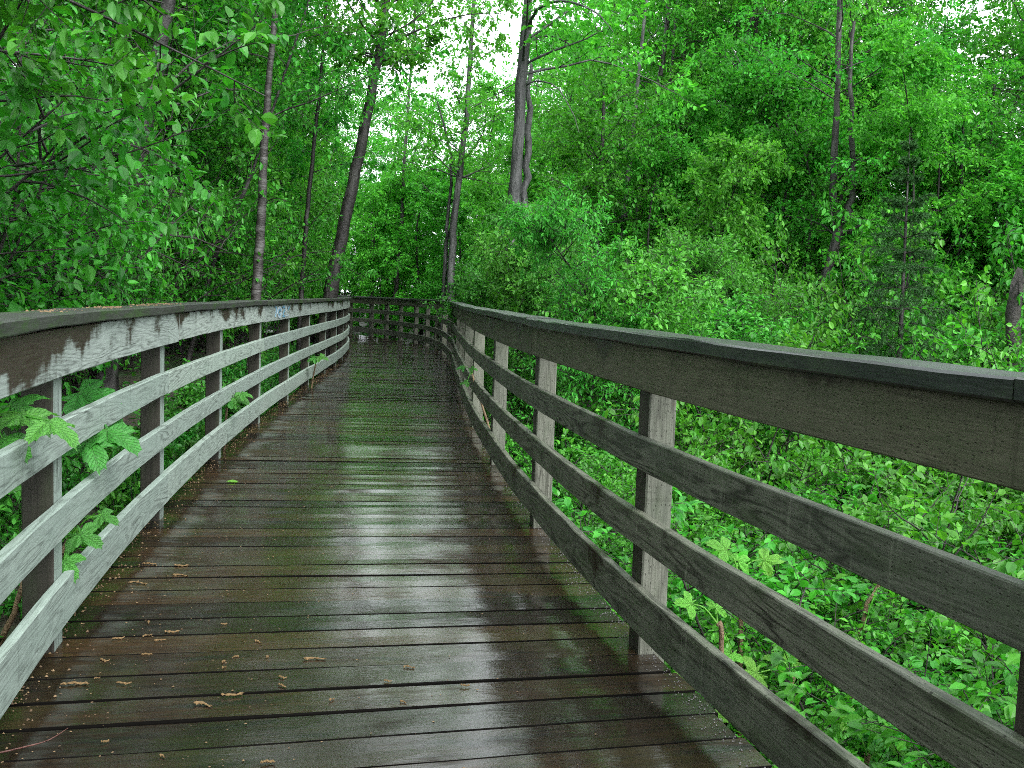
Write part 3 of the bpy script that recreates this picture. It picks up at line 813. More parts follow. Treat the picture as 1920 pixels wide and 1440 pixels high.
# dark broken stump at the right edge
def stump():
    d = 15.0; top = at(1908, 520, d); foot = top.copy(); foot[2] = float(terrain(foot[0], foot[1])) - .1
    root = thing("tree_stump", "dark broken stump in the bushes at the right edge", "stump", foot)
    C, R = trunk_tube([(0, 0, 0), (.03, 0, (top - foot)[2] * .5), (0, 0, (top - foot)[2])], [.15, .115, .095], n=14, seed=9, wob=.2)
    V, F = tubes(C[None], R[None], 12)
    rg = np.random.default_rng(2); V += rg.normal(0, .012, V.shape); V[-12:, 2] += rg.uniform(-.32, .22, 12); V[-12:, :2] *= .93
    F = np.vstack([F]); 
    obj("trunk", mesh_np("trunk", [(V, F, 0, True), (V[-12:], np.array([(0, 1, 2, 3), (0, 3, 4, 5), (0, 5, 6, 7), (0, 7, 8, 9), (0, 9, 10, 11)]), 0, False)], [B_TWIG]), root)
stump()

# ------------------------------------------------------------------ filler trees and shrubs: a few kinds, copied one by one
def tree_kind(seed, h, l1, lmat, bark, zc=1.2, n1=34, leaf=.10, nl=9, n2=6, n3=5, r=.10, up=(.2, .8), tmpl=T_MID, nm="forest_tree"):
    rg = np.random.default_rng(seed)
    pts = [(0, 0, -.2), (rg.normal(0, .15), rg.normal(0, .15), h * .35), (rg.normal(0, .35), rg.normal(0, .35), h * .7), (rg.normal(0, .5), rg.normal(0, .5), h)]
    return tall_tree(nm, "x", "tree", pts, [r, r * .8, r * .5, r * .15], bark, lmat, seed, z_crown=zc, n1=n1, l1=l1, up=up, leaf=leaf, nl=nl, n2=n2, n3=n3, tmpl=tmpl)

def shrub_kind(seed, h, n1, spread, lmat, leaf, tmpl, nl=8, n2=6, n3=4, nm="leafy_shrub", solo=0, arch=-.06, l3=None, tilt=.4):
    """many-stemmed shrub; solo = how many of its leaves are objects of their own"""
    rg = np.random.default_rng(seed)
    root = thing(nm, "x", "shrub")
    a = rg.uniform(0, 6.283, n1)
    base = np.stack([np.cos(a), np.sin(a), np.zeros(n1)], 1) * rg.uniform(.02, .18, n1)[:, None] * max(spread, .4); base[:, 2] = -.15
    d = np.stack([np.cos(a) * spread, np.sin(a) * spread, np.ones(n1)], 1) * 1.0 + rg.normal(0, .12, (n1, 3))
    ln = h * rg.uniform(.65, 1.1, n1) * 1.05
    V1, V2, V3, L, tr = crown(rg, base, d, ln, np.full(n1, .006 + .005 * h), n2=n2, len2=.34, n3=n3, nl=nl, leaf=leaf, tmpl=tmpl, droop=(arch, -.04, -.05), wig=.10, abs3=l3, tilt=tilt, up=.15)
    obj("stems", mesh_np("stems", [(*V1, 0, True), (*V2, 0, True), (*V3, 0, False)], [B_TWIG]), root)
    p, dd, nn, ss = tr
    if solo:
        pick = np.zeros(len(p), bool); pick[rg.permutation(len(p))[:solo]] = True
        L = leaves(p[~pick], dd[~pick], nn[~pick], ss[~pick], tmpl)
    obj("foliage", mesh_np("foliage", [(*L, 0, False)], [lmat]), root, kind="stuff")
    if solo:
        lm = [mesh_np("leaf", [(T_HI[0] * np.array([1, w_, f_]), T_HI[1], 0, True)], [lmat]) for w_, f_ in ((1, 1), (1.12, 1.5), (.92, .5))]
        for j in np.where(pick)[0]:
            X = nrm(dd[j]); Y = nrm(np.cross(nn[j], X)); Z = np.cross(X, Y)
            o = bpy.data.objects.new("leaf", lm[j % 3]); link(o); o.parent = root
            M = Matrix.Identity(4)
            for r_ in range(3):
                M[r_][0], M[r_][1], M[r_][2], M[r_][3] = X[r_] * ss[j], Y[r_] * ss[j], Z[r_] * ss[j], p[j][r_]
            o.matrix_local = M
    return root

TREES = {
    "tall": [tree_kind(100 + i, 13 + i, (1.6, 3.2), L_TREE, B_DARK, zc=1.6, n1=54, leaf=.118, r=.11, n2=8, n3=6, nl=8) for i in range(3)],
    "young": [tree_kind(110 + i, 6.5 + i * .7, (1.0, 2.0), L_TREE, B_DARK, zc=.3, n1=46, leaf=.108, r=.05, n2=8, n3=6, nl=8) for i in range(3)],
    "willow": [tree_kind(210 + i, 3.5 + .4 * i, (.75, 1.35), L_WILLOW, B_TWIG, zc=.15, n1=44, leaf=.072, r=.03, n2=7, n3=6, nl=9, up=(.35, .9), tmpl=T_NAR if i else T_MID, nm="leafy_shrub") for i in range(2)],
    "hill": [tree_kind(120 + i, 9 + i * 1.5, (1.2, 2.4), L_DARK, B_DARK, zc=.5, n1=54, leaf=.102, r=.08, n2=8, n3=6, nl=9) for i in range(2)],
}
SHRUBS = {
    "dog": [shrub_kind(200 + i, 1.9 + .25 * i, 12, .65, L_DOG, .092, T_MID, nl=10, n2=8, n3=5) for i in range(4)],
    "dognear": [shrub_kind(205 + i, 1.9 + .25 * i, 12, .6, L_DOG, .068, T_HI, nl=14, n2=8, n3=5, solo=45) for i in range(3)],
    "alder": [shrub_kind(220 + i, 3.6 + .5 * i, 11, .55, L_ALDER, .098, T_MID, nl=9, n2=9, n3=6) for i in range(3)],
    "low": [shrub_kind(230 + i, .75 + .1 * i, 10, .6, L_FERN, .095, T_HI, nl=6, n2=5, n3=3) for i in range(3)],
}
used = {}
def put(kind, pool, x, y, label, group, sc=(1, 1), name=None, dz=0.0):
    i = rnd.randrange(len(pool[kind])); proto = pool[kind][i]
    z = float(terrain(x, y)) + dz
    if kind == 'tall' and x > 0 and abs(x / y - .435) < .06: x = x + (.062 - abs(x / y - .435)) * y * (1 if x / y > .435 else -1); z = float(terrain(x, y)) + dz
    if kind == 'young' and x > 0 and y > 30 and abs(x / y - .435) < .05: sc = (sc[0], sc[1] * .7)
    sx = rnd.uniform(.88, 1.12) * sc[0]; sz = rnd.uniform(.88, 1.12) * sc[1]
    key = (kind, i)
    if key not in used:
        used[key] = 1
        proto.location = (x, y, z); proto.rotation_euler = (0, 0, rnd.uniform(0, 6.28)); proto.scale = (sx, sx, sz)
        proto["label"] = label; proto["group"] = group
        r = proto; r["category"] = "shrub" if kind == "willow" else r["category"]
    else:
        r = dup(proto, label, group, (x, y, z), rnd.uniform(0, 6.28), (sx, sz))
    if name: r.name = name
    return r

def free(x, y, m=2.0): return abs(float(lateral(x, y))) > m

# the wood beyond the bend
G1 = ("leafy tree in the mass of wood beyond the boardwalk's bend", "trees beyond the bend")
for x, y in [(-9, 44), (-6, 47), (-3.5, 43), (-1, 46), (2, 44), (4.5, 48), (-12, 48), (-2, 52), (-7, 54), (1.5, 55), (7, 53)]:
    put("tall", TREES, x + rnd.uniform(-.6, .6), y + rnd.uniform(-.8, .8), *G1, sc=(1.0, (.70 if -.16 < x / y < -.03 else .95)))
G1b = ("young leafy sapling in the undergrowth beyond the boardwalk's bend", "saplings beyond the bend")
for x, y in [(-8.5, 40.8), (-7, 41), (-5.2, 38.8), (-3.6, 38), (-2.2, 36.5), (-1.0, 34), (-.5, 38), (1, 36), (2.2, 33), (.2, 31), (3.2, 37), (-4, 42), (-6, 43.5), (-9.5, 43), (4.8, 40), (-1.5, 41)]:
    put("young", TREES, x, y, *G1b, sc=(.95, .9))
# left slope
G2 = ("dense green tree on the shaded slope left of the boardwalk", "trees on the left slope")
for x, y in [(-7.2, 14.5), (-8.5, 18), (-6.4, 19.5), (-9.5, 22), (-7.2, 24), (-11.5, 17), (-12.5, 23), (-10, 27), (-7.8, 29.5), (-13, 30), (-10.5, 33), (-8.2, 33.5), (-15, 27), (-17, 22), (-14, 36), (-18, 33), (-11, 13), (-9, 11), (-6.2, 27), (-21, 29), (-16, 42), (-12.5, 43)]:
    put("hill", TREES, x + rnd.uniform(-.4, .4), y + rnd.uniform(-.5, .5), *G2)
# right wood
G3 = ("tall leafy tree in the bright wood right of the boardwalk", "tall trees of the right wood")
for x, y in [(4, 30), (6.5, 33), (8, 27), (10.5, 31), (13.6, 26), (11, 37), (16.9, 33), (7, 39), (19.8, 37), (14.8, 41), (22, 36), (19.5, 29), (24, 42), (28, 36), (9.5, 45), (3, 39), (5.5, 36), (9, 34), (12.2, 34.5), (21, 32), (17.8, 31), (26, 38), (7.8, 43), (13, 46), (20, 44), (4.8, 33.5), (10.2, 38.5), (7.2, 29.8), (22.5, 33), (18.6, 27), (9.4, 29.4)]:
    put("tall", TREES, x + rnd.uniform(-.5, .5), y + rnd.uniform(-.5, .5), *G3, sc=(1.08, 1.05))
G3b = ("young leafy tree in the wood right of the boardwalk", "young trees of the right wood")
for x, y in [(3.2, 24), (5, 26), (6.8, 23.5), (8.2, 21), (9.8, 24), (11.5, 21.5), (13.2, 23), (4.6, 21), (7.5, 30), (14.5, 28), (12, 17.5), (10.5, 15.5), (16, 25), (1.6, 27)]:
    put("young", TREES, x, y, *G3b, sc=(.95, .95))

G3c = ("young leafy tree in the wood right of the boardwalk", "young trees of the right wood")
for i in range(13):
    x = 3 + i * 3.2 + rnd.uniform(-.5, .5); y = 50 + rnd.uniform(-4, 6)
    put("young", TREES, x, y, *G3c, sc=(1.25, 1.05))
G1c = ("leafy tree in the mass of wood beyond the boardwalk's bend", "trees beyond the bend")
for i in range(9):
    x = -26 + i * 3.2 + rnd.uniform(-.5, .5); y = 50 + rnd.uniform(-3, 8)
    put("young", TREES, x, y, *G1c, sc=(1.25, 1.1))
G3d = ("young leafy tree in the wood right of the boardwalk", "young trees of the right wood")
for i in range(18):
    y = rnd.uniform(24, 40); x = rnd.uniform(2.5, .55 * y + 1)
    put("young", TREES, x, y, *G3d, sc=(1.1, .62))
G10 = ("tall tree mostly out of view, added to shade the near deck", "added shade trees at the front left")  # mostly unseen trees, added to cut the sky light on the deck
for x, y in [(-6.5, 1.5), (-5.8, -4), (-8, 6.5), (-4.5, -10)]:
    put("tall", TREES, x, y, *G10, sc=(1.25, .95))
G3e = ("young leafy tree in the wood right of the boardwalk", "young trees of the right wood")
for x, y in [(4.4, 29), (6.1, 28.2), (7.6, 26.4), (9.2, 28.6), (10.8, 25.6), (12.2, 28.8), (14.2, 25.4), (16.4, 28.6), (5.4, 32), (8.8, 32.2), (11.6, 32), (14.6, 31), (18.4, 32.5), (17.2, 23.6), (13.8, 20.4), (15.4, 18.6), (6.2, 24.4)]:
    put("young", TREES, x, y, *G3e, sc=(1.1, 1.15))
G1d = ("leafy tree in the mass of wood beyond the boardwalk's bend", "trees beyond the bend")
for x, y in [(-11, 46), (-9, 50), (.2, 50), (3.2, 51), (1.6, 60), (-14, 52), (5.5, 56), (-12.5, 57)]:
    put("tall", TREES, x, y, *G1d, sc=(1.15, 1.0))
G2b = ("dense green tree on the shaded slope left of the boardwalk", "trees on the left slope")
for x, y in [(-6.2, 18.6), (-7.4, 21.4), (-6.6, 24.2), (-8.6, 26), (-7.2, 28), (-8.8, 30.8), (-10.2, 36), (-6.4, 30.8), (-9.4, 19.6), (-12, 39)]:
    put("young", TREES, x, y, *G2b, sc=(1.0, 1.1))
# willows by the middle
G4 = ("rounded fine-leaved bush between the right railing and the wood", "fine-leaved bushes by the right railing")
for x, y in [(1.5, 13.2), (1.4, 15.6), (1.5, 18.2), (2.7, 14.8), (1.2, 20.6), (2.5, 19.0), (1.0, 23), (2.2, 23.4), (.6, 25.5), (.2, 28.3), (2.0, 21.3), (1.4, 26.6), (.45, 14.6), (.30, 16.4), (.15, 18.3), (.15, 20.4), (.1, 22.8), (.75, 15.4), (.7, 17.3), (1.0, 12.2)]:
    if float(lateral(x, y)) < 2.4:
        put("willow", TREES, x, y, *G4, sc=(.62, .98)); continue
    put("willow", TREES, x, y, *G4, sc=(1.0, 1.02))

G4b = ("rounded fine-leaved bush between the right railing and the wood", "fine-leaved bushes by the right railing")
for x, y in [(3.4, 17.0), (3.6, 21.0), (4.2, 24.2)]:
    put("willow", TREES, x, y, *G4b, sc=(1.15, 1.05))
# right thicket
G5 = ("broad-leaved shrub in the low thicket below the right railing", "thicket shrubs by the right railing")
G6 = ("broad-leaved shrub in the thicket farther out on the right", "thicket shrubs farther right")
rgs = np.random.default_rng(77)
pts = []
for t in range(2600):
    x, y = rgs.uniform(.6, 19), rgs.uniform(1.2, 31)
    e = float(lateral(x, y))
    if e < 2.25 or x > .62 * y + 1.6: continue
    if any((x - a) ** 2 + (y - b) ** 2 < (.66 + .020 * y) ** 2 for a, b in pts): continue
    if x < 2.9 and y > 12.5: continue
    pts.append((x, y))
pts += [(7.1, 13.4), (7.7, 13.9), (6.6, 13.6), (7.0, 12.6), (7.5, 13.0)]
for x, y in pts:
    e = float(lateral(x, y)); near = e < 4.6
    k = .62 if e < 2.5 else (.80 if e < 3.6 else 1.0)
    put("dognear" if near and y < 13 else "dog", SHRUBS, x, y, *(G5 if near else G6), sc=((.72 if e < 3.0 else 1.0) + max(0, y - 12) * .02, k * np.interp(y, [8, 12, 18, 26], [1.0, 1.15, 1.55, 2.1])))
# left thicket: broad alder leaves
G7 = ("broad-leaved shrub massed behind the left railing", "broad-leaved shrubs behind the left railing")
for x, y in [(-5.1, 10.3), (-5.9, 8.9), (-6.3, 11.6), (-5.5, 12.6), (-6.9, 13.8), (-6.1, 15.4), (-7.0, 9.8), (-7.9, 12.2), (-5.3, 11.0), (-5.6, 12.2), (-5.1, 9.5), (-6.4, 17.4), (-6.2, 20.0), (-6.9, 22.6), (-7.0, 25.6), (-7.6, 17)]:
    put("alder", SHRUBS, x, y, *G7, sc=(.62 if x > -5.65 else .9, .98))
# low growth along the left edge
G8 = ("low leafy plant in the shade under the left railing", "low plants by the left railing")
for i in range(64):
    y = rgs.uniform(2.6, 26); s0 = s_left(y); q = W + rgs.uniform(.55, 1.5)
    x, yy = path(np.array([s0]), np.array([q]))[0]
    put("low", SHRUBS, x, yy, *G8, sc=(.62, .8))
G9 = ("low leafy plant in the shade under the right railing", "low plants by the right railing")
for i in range(22):
    y = rgs.uniform(6.5, 26); s0 = s_right(y); q = -rgs.uniform(.6, 1.2)
    x, yy = path(np.array([s0]), np.array([q]))[0]
    put("low", SHRUBS, x, yy, *G9, sc=(.45, .6))

# nearest alders, with leaves of their own
def near_alder(x, y, h, n1, spread, seed, label, leaf=.10, solo=230, arch=-.05):
    r = shrub_kind(seed, h, n1, spread, L_ALDER, leaf, T_HI, nl=11, n2=9, n3=5, nm="broadleaf_shrub", solo=solo, arch=arch)
    r.location = (x, y, float(terrain(x, y))); tag(r, label, "shrub")
    return r
near_alder(-5.0, 6.2, 4.4, 15, .42, 301, "nearest shrub with broad glossy leaves at the left edge")
near_alder(-4.9, 8.2, 4.0, 14, .42, 302, "broad-leaved shrub rising behind the second left post", solo=200)

# overhanging limb at the top left
def overhang():
    rg = np.random.default_rng(61)
    root = thing("overhanging_tree", "broad-leaved tree whose leafy limb hangs in at the top left", "tree", (-4.3, 4.3, float(terrain(-4.3, 4.3))))
    b0 = np.array(root.location)
    C, R = trunk_tube([(0, 0, -.1), (.25, .2, 1.6), (.55, .45, 3.0), (.8, .9, 5.2)], [.09, .075, .06, .03], seed=4)
    tgt = [at(60, 60, 5.2), at(300, 20, 5.4), at(520, 40, 5.6), at(150, -60, 5.0), at(420, -30, 5.8), at(560, -60, 6.2), at(250, 120, 6.0)]
    bases = np.array([(.5, .42, 2.7), (.55, .45, 3.0), (.6, .5, 3.2), (.62, .55, 3.4), (.66, .6, 3.6), (.7, .7, 4.0), (.5, .4, 2.5)])
    v = np.array([t - b0 for t in tgt]) - bases; ln = np.linalg.norm(v, axis=1) * 1.02
    V1, V2, V3, L, tr = crown(rg, bases, nrm(v) + np.array([0, 0, .12]), ln, np.full(len(bases), .018), n2=10, len2=.22, n3=4, nl=7, leaf=.085, tmpl=T_HI, droop=(-.035, -.05, -.06), wig=.06, abs3=.22)
    obj("trunk", mesh_np("trunk", [(*tubes(C[None], R[None], 9), 0, True), (*V1, 0, True)], [B_DARK]), root)
    obj("crown", mesh_np("crown", [(*V2, 0, True), (*V3, 0, False), (*L, 1, False)], [B_TWIG, L_ALDER]), root, kind="stuff")
overhang()

# ------------------------------------------------------------------ devil's-club-like plants: canes with palmate leaves
def palmate(mat, seed, droop=.25):
    rg = np.random.default_rng(seed)
    n = 106; th = np.linspace(-2.55, 2.55, n)
    lob = np.abs(np.cos(th * 7 / 5.1 * np.pi / 2 * 1.0 + 0))            # seven lobes
    r = (.46 + .54 * lob ** 1.3) * np.interp(np.abs(th), [0, 1.5, 2.55], [1, .88, .62])
    r *= 1 + .055 * np.where(np.arange(n) % 4 == 0, 1, -.5) + rg.normal(0, .012, n)
    def ring(f):
        x, y = r * f * np.cos(th), r * f * np.sin(th)
        z = -.06 * f * np.cos(th * 7 / 5.1 * 2 * np.pi) - droop * (f * r) ** 2 + rg.normal(0, .008, n) * f
        return np.stack([x, y, z], 1)
    V = np.vstack([[(0, 0, 0)], ring(.45), ring(.78), ring(1.0)])
    F3 = np.array([(0, 1 + i, 2 + i) for i in range(n - 1)])
    F4 = np.array([(1 + k * n + i, 1 + (k + 1) * n + i, 2 + (k + 1) * n + i, 2 + k * n + i) for k in (0, 1) for i in range(n - 1)])
    F = np.vstack([F3, np.array([(a, b_, c_) for a, b_, c_, d_ in F4]), np.array([(a, c_, d_) for a, b_, c_, d_ in F4])])
    return mesh_np("leaf", [(V, F, 0, True)], [mat])
def veined(base, c0, c1):
    mt = base; nt = mt.node_tree; b = NB(nt)
    tc = b.n("ShaderNodeTexCoord"); sep = b.n("ShaderNodeSeparateXYZ"); b.l(tc.outputs["Object"], sep.inputs[0])
    th = b.math('ARCTAN2', sep.outputs[1], sep.outputs[0])
    rr = b.math('SQRT', b.math('ADD', b.math('MULTIPLY', sep.outputs[0], sep.outputs[0]), b.math('MULTIPLY', sep.outputs[1], sep.outputs[1])))
    k = b.math('MULTIPLY_ADD', th, 7 / 5.1, .5); fr_ = b.math('ABSOLUTE', b.math('SUBTRACT', b.math('FRACT', k), .5))
    dist = b.math('MULTIPLY', fr_, rr)
    main = b.math('SUBTRACT', 1.0, b.smooth(dist, .006, .022))
    sec = b.math('ABSOLUTE', b.math('SUBTRACT', b.math('FRACT', b.math('MULTIPLY', b.math('SUBTRACT', rr, b.math('MULTIPLY', dist, 1.1)), 9.0)), .5))
    sec = b.math('SUBTRACT', 1.0, b.smooth(sec, .03, .13))
    v = b.math('MAXIMUM', main, b.math('MULTIPLY', sec, .55))
    nz = b.noise(tc.outputs["Object"], 7.0, 4.0, .6)
    p = [n_ for n_ in nt.nodes if n_.type == 'BSDF_PRINCIPLED'][0]
    old = p.inputs["Base Color"].links[0].from_socket
    b.l(b.mix(b.math('MULTIPLY', v, .55), b.mix(b.math('MULTIPLY', b.smooth(nz, .35, .7), .5), old, c0), c1), p.inputs["Base Color"])
    b.l(b.bump(b.math('MULTIPLY_ADD', v, -1.0, b.math('MULTIPLY', nz, .5)), .7, .03), p.inputs["Normal"])
veined(L_CLUB, (.07, .24, .03), (.22, .44, .10)); veined(L_CLUBD, (.022, .115, .02), (.10, .28, .07))
PAL = {"young": [palmate(L_CLUB, 1, .15), palmate(L_CLUB, 2, .45), palmate(L_CLUB, 3, .3)], "old": [palmate(L_CLUBD, 4, .25), palmate(L_CLUBD, 5, .4)]}

def club(label, foot, joints, lv, kind, group=None):
    """foot: base point; joints: cane way points; lv: list of (leaf point, size, facing vector, droop direction)"""
    root = thing("lobed_leaf_plant", label, "plant", foot, group)
    f = np.array(foot)
    pts = [f] + [np.array(j) for j in joints]
    C, R = trunk_tube(np.array(pts) - f, np.linspace(.016, .011, len(pts)), n=16, seed=int(abs(f[0]) * 100), wob=.25)
    obj("cane", mesh_np("cane", [(*tubes(C[None], R[None], 7), 0, True)], [B_CANE]), root)
    tip = C[-1]
    for k, (p, size, nor, d) in enumerate(lv):
        p = np.array(p) - f; nor = nrm(np.array(nor, float)); d = nrm(np.array(d, float))
        mid = (tip + p) / 2 + np.array([0, 0, .03])
        st, rr = trunk_tube([tip, mid, p], [.005, .004, .003], n=7)
        stem = obj("leaf_stalk", mesh_np("leaf_stalk", [(*tubes(st[None], rr[None], 5), 0, True)], [L_CLUB]), root)
        X = nrm(d - nor * (d * nor).sum()); Y = np.cross(nor, X)
        o = bpy.data.objects.new("leaf", PAL[kind][k % len(PAL[kind])]); link(o); o.parent = root
        M = Matrix.Identity(4)
        for r_ in range(3):
            M[r_][0], M[r_][1], M[r_][2], M[r_][3] = X[r_] * size, Y[r_] * size, nor[r_] * size, p[r_]
        o.matrix_local = M
    return root

def club_px(label, d, canes, leafs, kind="young", drop=.9):
    """canes: pixel way points (x, y) up the cane; leafs: (x, y, width px, turn)"""
    pts = [at(x, y, d) for x, y in canes]
    foot = pts[0] - np.array([0, 0, drop * .0])
    foot = np.array([foot[0], foot[1], min(foot[2], float(terrain(foot[0], foot[1])))])
    lv = []
    for k, (x, y, w, turn) in enumerate(leafs):
        p = at(x, y, d - .05 + .06 * (k % 3))
        a = math.radians(turn)
        lv.append((p, w * d / F_PX / 1.7, (math.cos(a) * .35 * -1 + .05, -.62, .70), (math.cos(a), -.25, math.sin(a))))
    return club(label, foot, pts[1:] if len(pts) > 1 else pts, lv, kind)

club_px("bright lobed-leaf plant seen between the middle right rails, uppermost of its kind", 5.6, [(1400, 1180), (1390, 1110), (1385, 1075)], [(1362, 1030, 66, 140), (1384, 1052, 50, 60), (1432, 1050, 66, 20)])
club_px("bright lobed-leaf plant just right of the nearest full right post", 5.0, [(1350, 1290), (1352, 1200), (1345, 1170)], [(1296, 1132, 58, 175), (1342, 1140, 46, 70), (1372, 1225, 54, 250)])
club_px("lobed-leaf plant with a knobbly cane below the right bottom rail", 4.7, [(1330, 1430), (1300, 1330), (1290, 1300)], [(1345, 1345, 50, 0), (1330, 1290, 40, 60), (1284, 1270, 36, 120)])
club_px("lobed-leaf plant between the two lowest right rails", 5.2, [(1440, 1400), (1482, 1300), (1486, 1270)], [(1420, 1262, 78, 200), (1456, 1236, 40, 150), (1484, 1240, 46, 70)])
club_px("lobed-leaf plant in the bottom right corner below the railing", 4.6, [(1640, 1480), (1625, 1440), (1628, 1425)], [(1592, 1345, 62, 120), (1634, 1368, 58, 80), (1668, 1385, 66, 40), (1690, 1390, 50, 0)])
club_px("tan knobbly cane plant in the thicket behind the middle right rails", 5.8, [(1580, 1260), (1612, 1190), (1640, 1110), (1650, 1092)], [(1612, 1203, 46, 180), (1668, 1060, 40, 20)])

def club_left(label, foot, tip, lv):
    return club(label, foot, [np.array(foot) * .5 + np.array(tip) * .5 + np.array([.03, 0, 0]), tip], lv, "old")
# large leaves pushing through the left railing
def leafpt(x, y, d, w, nor, dr): return (at(x, y, d), w * d / F_PX / 1.75, nor, dr)
d0 = 3.55
club_left("plant with big lobed leaves reaching over the nearest left rail", (-2.35, 3.6, -.5), at(-20, 800, 3.7),
          [leafpt(40, 776, 3.45, 140, (.05, -.22, .97), (.9, -.5, .05)), leafpt(92, 790, 3.3, 120, (.25, -.20, .95), (1, -.25, -.25)), leafpt(5, 822, 3.4, 130, (.12, -.22, .97), (.9, -.5, -.1)), leafpt(20, 762, 3.6, 120, (-.25, -.5, .83), (.3, .2, .8))])
club_left("plant with big lobed leaves between the first two left posts", (-2.6, 4.9, -.5), at(120, 830, 4.9),
          [leafpt(200, 806, 4.6, 140, (.15, -.22, .96), (.95, -.4, -.12)), leafpt(165, 826, 4.5, 130, (.05, -.30, .95), (.6, -.8, -.2)), leafpt(150, 735, 5.0, 130, (-.1, -.5, .85), (.6, -.3, .4)), leafpt(170, 765, 5.1, 120, (0, -.5, .85), (.9, -.3, -.2)), leafpt(60, 900, 4.9, 90, (0, -.6, .8), (.3, -.6, -.5))])
club_left("lobed-leaf plant low down beside the nearest left post", (-2.45, 4.3, -.55), at(130, 1010, 4.4),
          [leafpt(150, 1000, 4.2, 85, (.1, -.55, .8), (1, -.4, -.1)), leafpt(120, 1050, 4.1, 80, (.1, -.5, .85), (.7, -.7, -.2)), leafpt(100, 940, 4.3, 75, (0, -.6, .8), (.2, -.4, -.7)), leafpt(190, 965, 4.4, 60, (.1, -.5, .85), (1, -.3, .1))])
club_left("small lobed sprig poking over the left bottom rail", (-2.75, 9.2, -.5), at(425, 765, 9.1),
          [leafpt(440, 745, 9.0, 52, (.1, -.5, .85), (1, -.3, .1)), leafpt(455, 738, 8.9, 34, (.1, -.4, .9), (.7, -.2, .6)), leafpt(428, 752, 8.9, 40, (0, -.5, .85), (-.4, -.5, .2))])
club_left("small bright sprig poking over the far left bottom rail", (-3.25, 15.4, -.5), at(592, 680, 15.3),
          [leafpt(600, 668, 15.1, 30, (.1, -.5, .85), (1, -.3, .1)), leafpt(590, 671, 15.1, 26, (0, -.5, .85), (-.6, -.4, .2))])
club_left("small bright sprig reaching through the right rails past mid-length", (-.05, 10.6, -.6), at(885, 700, 10.6),
          [leafpt(876, 716, 10.4, 26, (-.1, -.5, .85), (-1, -.3, .1)), leafpt(868, 688, 10.5, 22, (0, -.5, .85), (-.6, -.4, .4)), leafpt(884, 690, 10.5, 22, (0, -.5, .85), (.5, -.4, .4))])

# ------------------------------------------------------------------ things lying on the deck
def catkin_mesh(seed):
    rg = np.random.default_rng(seed)
    K = 12; t = np.linspace(0, 1, K)
    P = np.stack([t - .5, .16 * np.sin(t * rg.uniform(2, 5) + rg.uniform(0, 3)), .05 + .03 * np.sin(t * 6)], 1)
    R = (.075 + .03 * np.sin(np.arange(K) * 2.1)) * np.interp(t, [0, .1, .8, 1], [.6, 1, .9, .3])
    V, F = tubes(P[None], R[None], 6)
    V += rg.normal(0, .034, V.shape); V[:, 2] = V[:, 2] * .8
    return mesh_np("catkin", [(V, F, 0, False)], [M_CATKIN])
CK = [catkin_mesh(i) for i in range(5)]
ck = [(260, 1093, 38, 0), (340, 1060, 30, 0), (338, 1079, 32, 5), (280, 1058, 30, -4), (222, 1197, 26, 40), (276, 1192, 20, 60), (322, 1184, 30, 10), (300, 1201, 24, 30), (275, 1228, 22, 10), (196, 1238, 20, 0),
      (278, 1167, 14, -50), (420, 1170, 14, 20), (483, 1204, 20, -30), (421, 1241, 14, 80), (443, 1231, 14, 70), (420, 1252, 12, 90), (501, 1232, 12, 80), (590, 1236, 46, 12), (140, 1284, 56, 8), (232, 1281, 30, 10),
      (182, 1272, 12, 60), (435, 1302, 46, 12), (380, 1322, 44, -10), (528, 1287, 26, -40), (530, 1270, 18, 0), (622, 1312, 14, 80), (197, 1390, 18, 30), (304, 1419, 16, -20), (502, 1431, 30, 15), (727, 1277, 16, 0), (767, 1251, 22, 15), (872, 1285, 20, 0), (756, 1317, 16, -20)]
rgc = np.random.default_rng(5)
for k, (x, y, w, a) in enumerate(ck):
    p = on_plane(x, y, .004)
    o = obj("catkin", CK[k % 5], None, p)
    L = .9 * w * p[1] / F_PX
    o.scale = (L, min(L, .055) * rgc.uniform(.7, 1.5), .045 + .15 * L); o.rotation_euler = (0, 0, math.radians(a) + .08)
    big = {140: "long tan catkin lying nearest the left edge of the deck", 590: "tan catkin farthest toward the middle among the longer ones", 435: "curled tan catkin in the middle of the near deck", 380: "thick tan catkin just in front of the curled one"}.get(x)
    tag(o, big or "small tan catkin dropped on the wet planks", "catkin", "catkins on the deck")

P = np.array([on_plane(-40, 1420, .012), on_plane(40, 1402, .02), on_plane(90, 1388, .03), on_plane(128, 1365, .045)])
C, R = trunk_tube(P - P[0], [.003, .0028, .0022, .0012], n=14)
tag(obj("twig", mesh_np("twig", [(*tubes(C[None], R[None], 5), 0, True)], [B_REDDISH]), None, P[0]), "thin curved reddish twig on the deck at bottom left", "twig")
p = on_plane(424, 903, .006)
lf = obj("fallen_leaf", mesh_np("fallen_leaf", [(T_HI[0], T_HI[1], 0, True)], [L_CLUB]), None, p); lf.scale = (.11, .1, .1); lf.rotation_euler = (.1, .05, .3)
tag(lf, "small green leaf lying alone on the wet deck", "leaf")

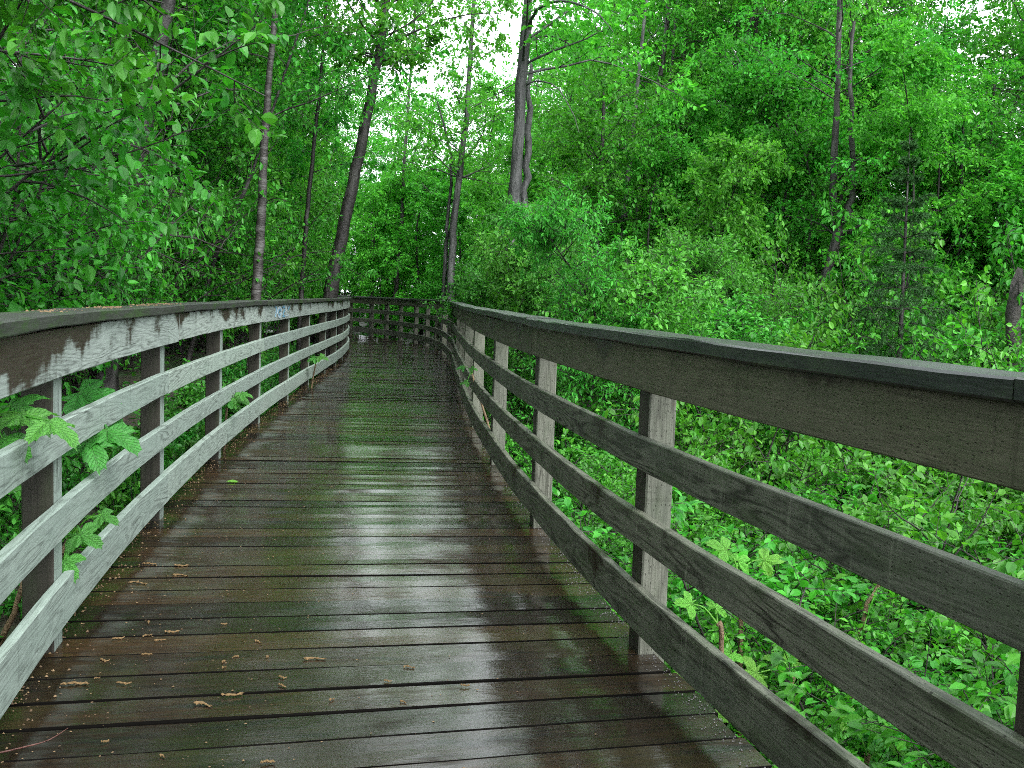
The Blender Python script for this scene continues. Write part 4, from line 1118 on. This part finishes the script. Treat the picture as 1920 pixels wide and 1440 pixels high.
def chips(name, xy, z0, size, mat, rg, label, flat=.35):
    n = len(xy); TVc = np.array([(-.5, -.3, 0), (.5, -.35, 0), (.45, .3, 0), (-.4, .35, 0), (0, 0, .6 * flat)])
    TFc = np.array([(0, 1, 4), (1, 2, 4), (2, 3, 4), (3, 0, 4)])
    a = rg.uniform(0, 6.28, n); s = size * rg.uniform(.4, 1.5, n)
    X = np.stack([np.cos(a), np.sin(a), np.zeros(n)], 1)
    L = leaves(np.column_stack([xy, np.full(n, z0)]), X, np.tile([0, 0, 1.0], (n, 1)) + rg.normal(0, .1, (n, 3)), s, (TVc, TFc))
    o = obj(name, mesh_np(name, [(*L, 0, False)], [mat]), kind="stuff"); o["label"] = label
    return o
rgd = np.random.default_rng(8)
n = 1500
s_ = s_right(1.5) + rgd.uniform(0, 1, n) ** 1.3 * 14; q_ = np.where(rgd.uniform(0, 1, n) < .6, W - np.abs(rgd.normal(0, .55, n)), rgd.uniform(0, W, n))
chips("bud_scales", path(s_, np.clip(q_, 0, W + .05)), 0.002, .007, M_CHIP, rgd, "tiny brown bud scales and bits strewn over the planks")
n = 3800
s_ = s_right(1.0) + rgd.uniform(0, 1, n) ** 1.4 * 26; q_ = -.07 + np.abs(rgd.normal(0, .055, n))
chips("edge_grit", path(s_, q_), .002, .0055, M_GRIT, rgd, "grey grit gathered along the right edge of the deck", .9)
n = 1500
s_ = s_right(1.0) + rgd.uniform(0, 1, n) ** 1.2 * 20; q_ = W + .07 - np.abs(rgd.normal(0, .07, n))
chips("edge_litter", path(s_, q_), .002, .009, M_CHIP, rgd, "brown litter along the left edge of the deck", .9)
n = 190
s_ = s_left(3.9) + rgd.choice([.1, .35, .9, 1.15, 1.3, 2.0, 2.5, 2.7], n) + rgd.normal(0, .09, n); q_ = W + rgd.normal(.045, .045, n)
chips("cap_litter", path(s_, np.clip(q_, W - .04, W + .12)), 1.3705, .014, M_CHIP, rgd, "brown catkin litter on the mossy top of the left railing", .6)

# ground cover: leaves no one could count
def cover():
    rg = np.random.default_rng(91)
    n = 26000
    y = 2 + rg.uniform(0, 1, n) ** 1.3 * 36; x = rg.uniform(-1, 1, n) * (2.5 + y * .6)
    e = lateral(x, y); k = np.abs(e) > 1.55; x, y = x[k], y[k]; n = len(x)
    z = terrain(x, y) + rg.uniform(.02, .38, n)
    a = rg.uniform(0, 6.28, n)
    d = np.stack([np.cos(a), np.sin(a), rg.uniform(-.4, .1, n)], 1); nor = np.array([0, 0, 1.0]) + rg.normal(0, .35, (n, 3))
    L = leaves(np.stack([x, y, z], 1), d, nor, rg.uniform(.06, .13, n), T_MID)
    o = obj("ground_cover", mesh_np("ground_cover", [(*L, 0, False)], [L_FERN]), kind="stuff"); o["label"] = "green ground cover over the forest floor"
cover()

# kinds that were never placed
for pool in (TREES, SHRUBS):
    for k, lst in pool.items():
        for i, pr in enumerate(lst):
            if (k, i) not in used:
                for ch in list(pr.children): bpy.data.objects.remove(ch)
                bpy.data.objects.remove(pr)
